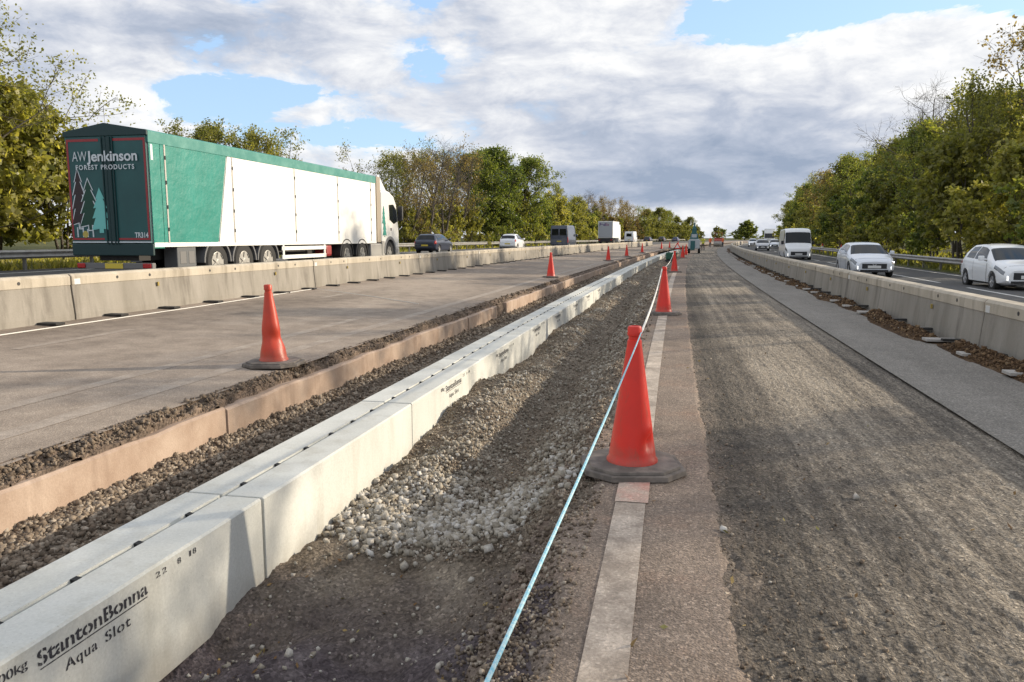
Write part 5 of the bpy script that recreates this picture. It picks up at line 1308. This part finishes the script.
for i, s_ in enumerate(range(166, 228, 9)):
    plant(('thinA', 'looseA', 'thinB', 'looseB')[i % 4], lm_brown, -25 - (i % 2) * 2, s_, 9.2 + (i % 3) * .6, 'brown-leaved tree in the far left row behind the white lorry', G)
    plant('bushA', lm_brown if i % 2 else lm_olive, -24.4, s_ + 4, 5.8, 'brownish bush in the far left row behind the white lorry', G, 'bush', 'bush')
for i, s_ in enumerate(range(236, 335, 10)):
    plant(('oakA', 'looseA', 'oakB')[i % 3], (lm_olive, lm_green, lm_olive)[i % 3], -25 - (i % 2) * 3, s_, 9.6 + (i % 3) * .7 - max(0, s_ - 280) * .04, 'olive green tree in the farthest part of the left row', G)
    plant('bushA', lm_olive, -24.2, s_ + 6, 5.6, 'olive bush in the farthest part of the left row', G, 'bush', 'bush')
plant('x', lm_green, 0, 0, 12.6, 'round green tree standing by itself at the far end of the road', world=(40.5, 465, .3), wide=1.75, td=far_round)
plant('bushA', lm_olive, 0, 0, 7, 'olive bush at the far end of the road left of the round tree', name='bush', cat='bush', world=(27, 480, .5))
for i in range(12): plant(('oakB', 'bushB')[i % 2], (lm_olive, lm_green)[i % 2], 0, 0, 6 + (i % 3), 'hazy tree of the distant hedge line at the end of the road', 'distant hedge line', world=(20 + i * 15, 560 + (i % 3) * 20, .5), wide=1.3)
# right side wood
G = 'trees of the wood along the right carriageway'
wood = [(17.5, 43, 10.6, 'looseA', lm_olive, 'tall open olive tree over the white hatchback at the right edge'), (20.5, 43.5, 11.5, 'looseB', lm_yellow, 'yellow-green tree at the very right edge of the wood'), (22.5, 53, 14.6, 'thinA', lm_brown, 'tall tree with bare top twigs against the sky at the right edge'),
        (17, 49, 11.2, 'looseA', lm_olive, None), (18.5, 54, 12.0, 'oakB', lm_olive, None), (17, 58, 11.0, 'looseB', lm_green, None), (19.5, 62, 13.2, 'looseA', lm_olive, None), (17, 66, 11.4, 'oakA', lm_olive, None), (20, 72, 15.4, 'bare', lm_olive, 'leafless grey tree rising above the wood left of the bare-topped one'),
        (17, 73, 11.0, 'looseB', lm_yellow, 'yellowish light-crowned tree in the front of the wood under the leafless one'), (18.5, 79, 12.2, 'oakB', lm_olive, None), (20, 84, 14.6, 'bare', lm_olive, 'second leafless tree above the wood, nearer the white van'), (17, 87, 11.2, 'looseA', lm_green, None), (17.5, 95, 11.8, 'oakA', lm_olive, None),
        (17, 104, 11.6, 'looseB', lm_brown, 'brown-tinted tree in the front of the wood behind the white van'), (18, 112, 12.6, 'oakB', lm_olive, None), (17, 122, 12.0, 'oakA', lm_green, None), (17.5, 132, 12.8, 'looseA', lm_olive, None), (16.5, 142, 12.6, 'oakB', lm_green, None), (16.2, 154, 12.4, 'oakA', lm_olive, 'last olive tree at the far left end of the right wood'),
        (16.5, 168, 12, 'oakB', lm_olive, None), (16.5, 185, 11, 'oakA', lm_olive, None), (17, 205, 10, 'oakB', lm_green, None), (23, 52, 13.5, 'oakA', lm_olive, None), (23, 64, 13.5, 'oakB', lm_olive, None), (23, 80, 13.2, 'oakA', lm_olive, None), (22, 98, 12.8, 'oakB', lm_olive, None), (22, 118, 13, 'oakA', lm_olive, None), (22, 140, 13, 'oakB', lm_olive, None)]
for tt, s_, h, k, lm, lab in wood:
    plant(k, lm, tt, s_, h * (.95 if k in ('bare', 'thinA') else .86), lab or 'leafy olive tree in the dense middle of the wood on the right', G, bark=m_bark2 if k in ('bare', 'thinA') else None)
G = 'undergrowth at the edge of the right wood'
for i, s_ in enumerate(range(30, 176, 6)):
    plant(('bushA', 'bushB')[i % 2], (lm_olive, lm_green, lm_yellow)[i % 3], 15.4 + (i % 3) * .35, s_, 4.2 + (i % 4) * .7, 'dense leafy bush at the edge of the right wood behind the guard rail', G, 'bush', 'bush')
# beyond the right edge of the view: a thin hedge and open trees that dapple the road
G = 'open roadside trees past the right edge'
for i, (tt, s_, h, k) in enumerate([(18, 12, 8.5, 'thinB'), (20, 18.5, 8.8, 'thinA'), (18, 24.5, 9.0, 'thinB'), (20, 30, 9.5, 'looseB'), (23, 34, 10, 'thinA')]):
    plant(k, lm_olive, tt, s_, h, 'open thin-leaved roadside tree past the right edge of the view', G)
# tufts of grass on the verges
def tufts(name, T, s_, zf, n, hh, m):
    P = on(T, s_, zf, 0); a = rng.uniform(0, 6.28, n); u = np.stack([np.cos(a), np.sin(a), 0 * a], -1); ln = rng.normal(0, .4, (n, 2)); h_ = hh * rng.uniform(.4, 1.2, n)
    top = P + np.stack([ln[:, 0] * h_, ln[:, 1] * h_, h_], -1); wd = .05 * (1 + s_[:, None] / 30)
    V = np.stack([P - u * wd, P + u * wd, top], 1).reshape(-1, 3); me = mesh_np(name, V, np.arange(3 * n).reshape(n, 3))
    me.attributes.new('tint', 'FLOAT', 'POINT').data.foreach_set('value', np.repeat(rng.uniform(0, 1, n), 3).astype(np.float32)); o = link(name, me, m); o['kind'] = 'stuff'
zg = lambda T, s: np.interp(T, gt, gz)
n = 14000; tufts('verge_grass', rng.uniform(-26.5, -22.8, n), inv_s(n, 14, 130), zg, n, .40, lm_yellow)
n = 14000; tufts('verge_grass', rng.uniform(13.5, 17, n), inv_s(n, 20, 150), zg, n, .38, lm_olive)
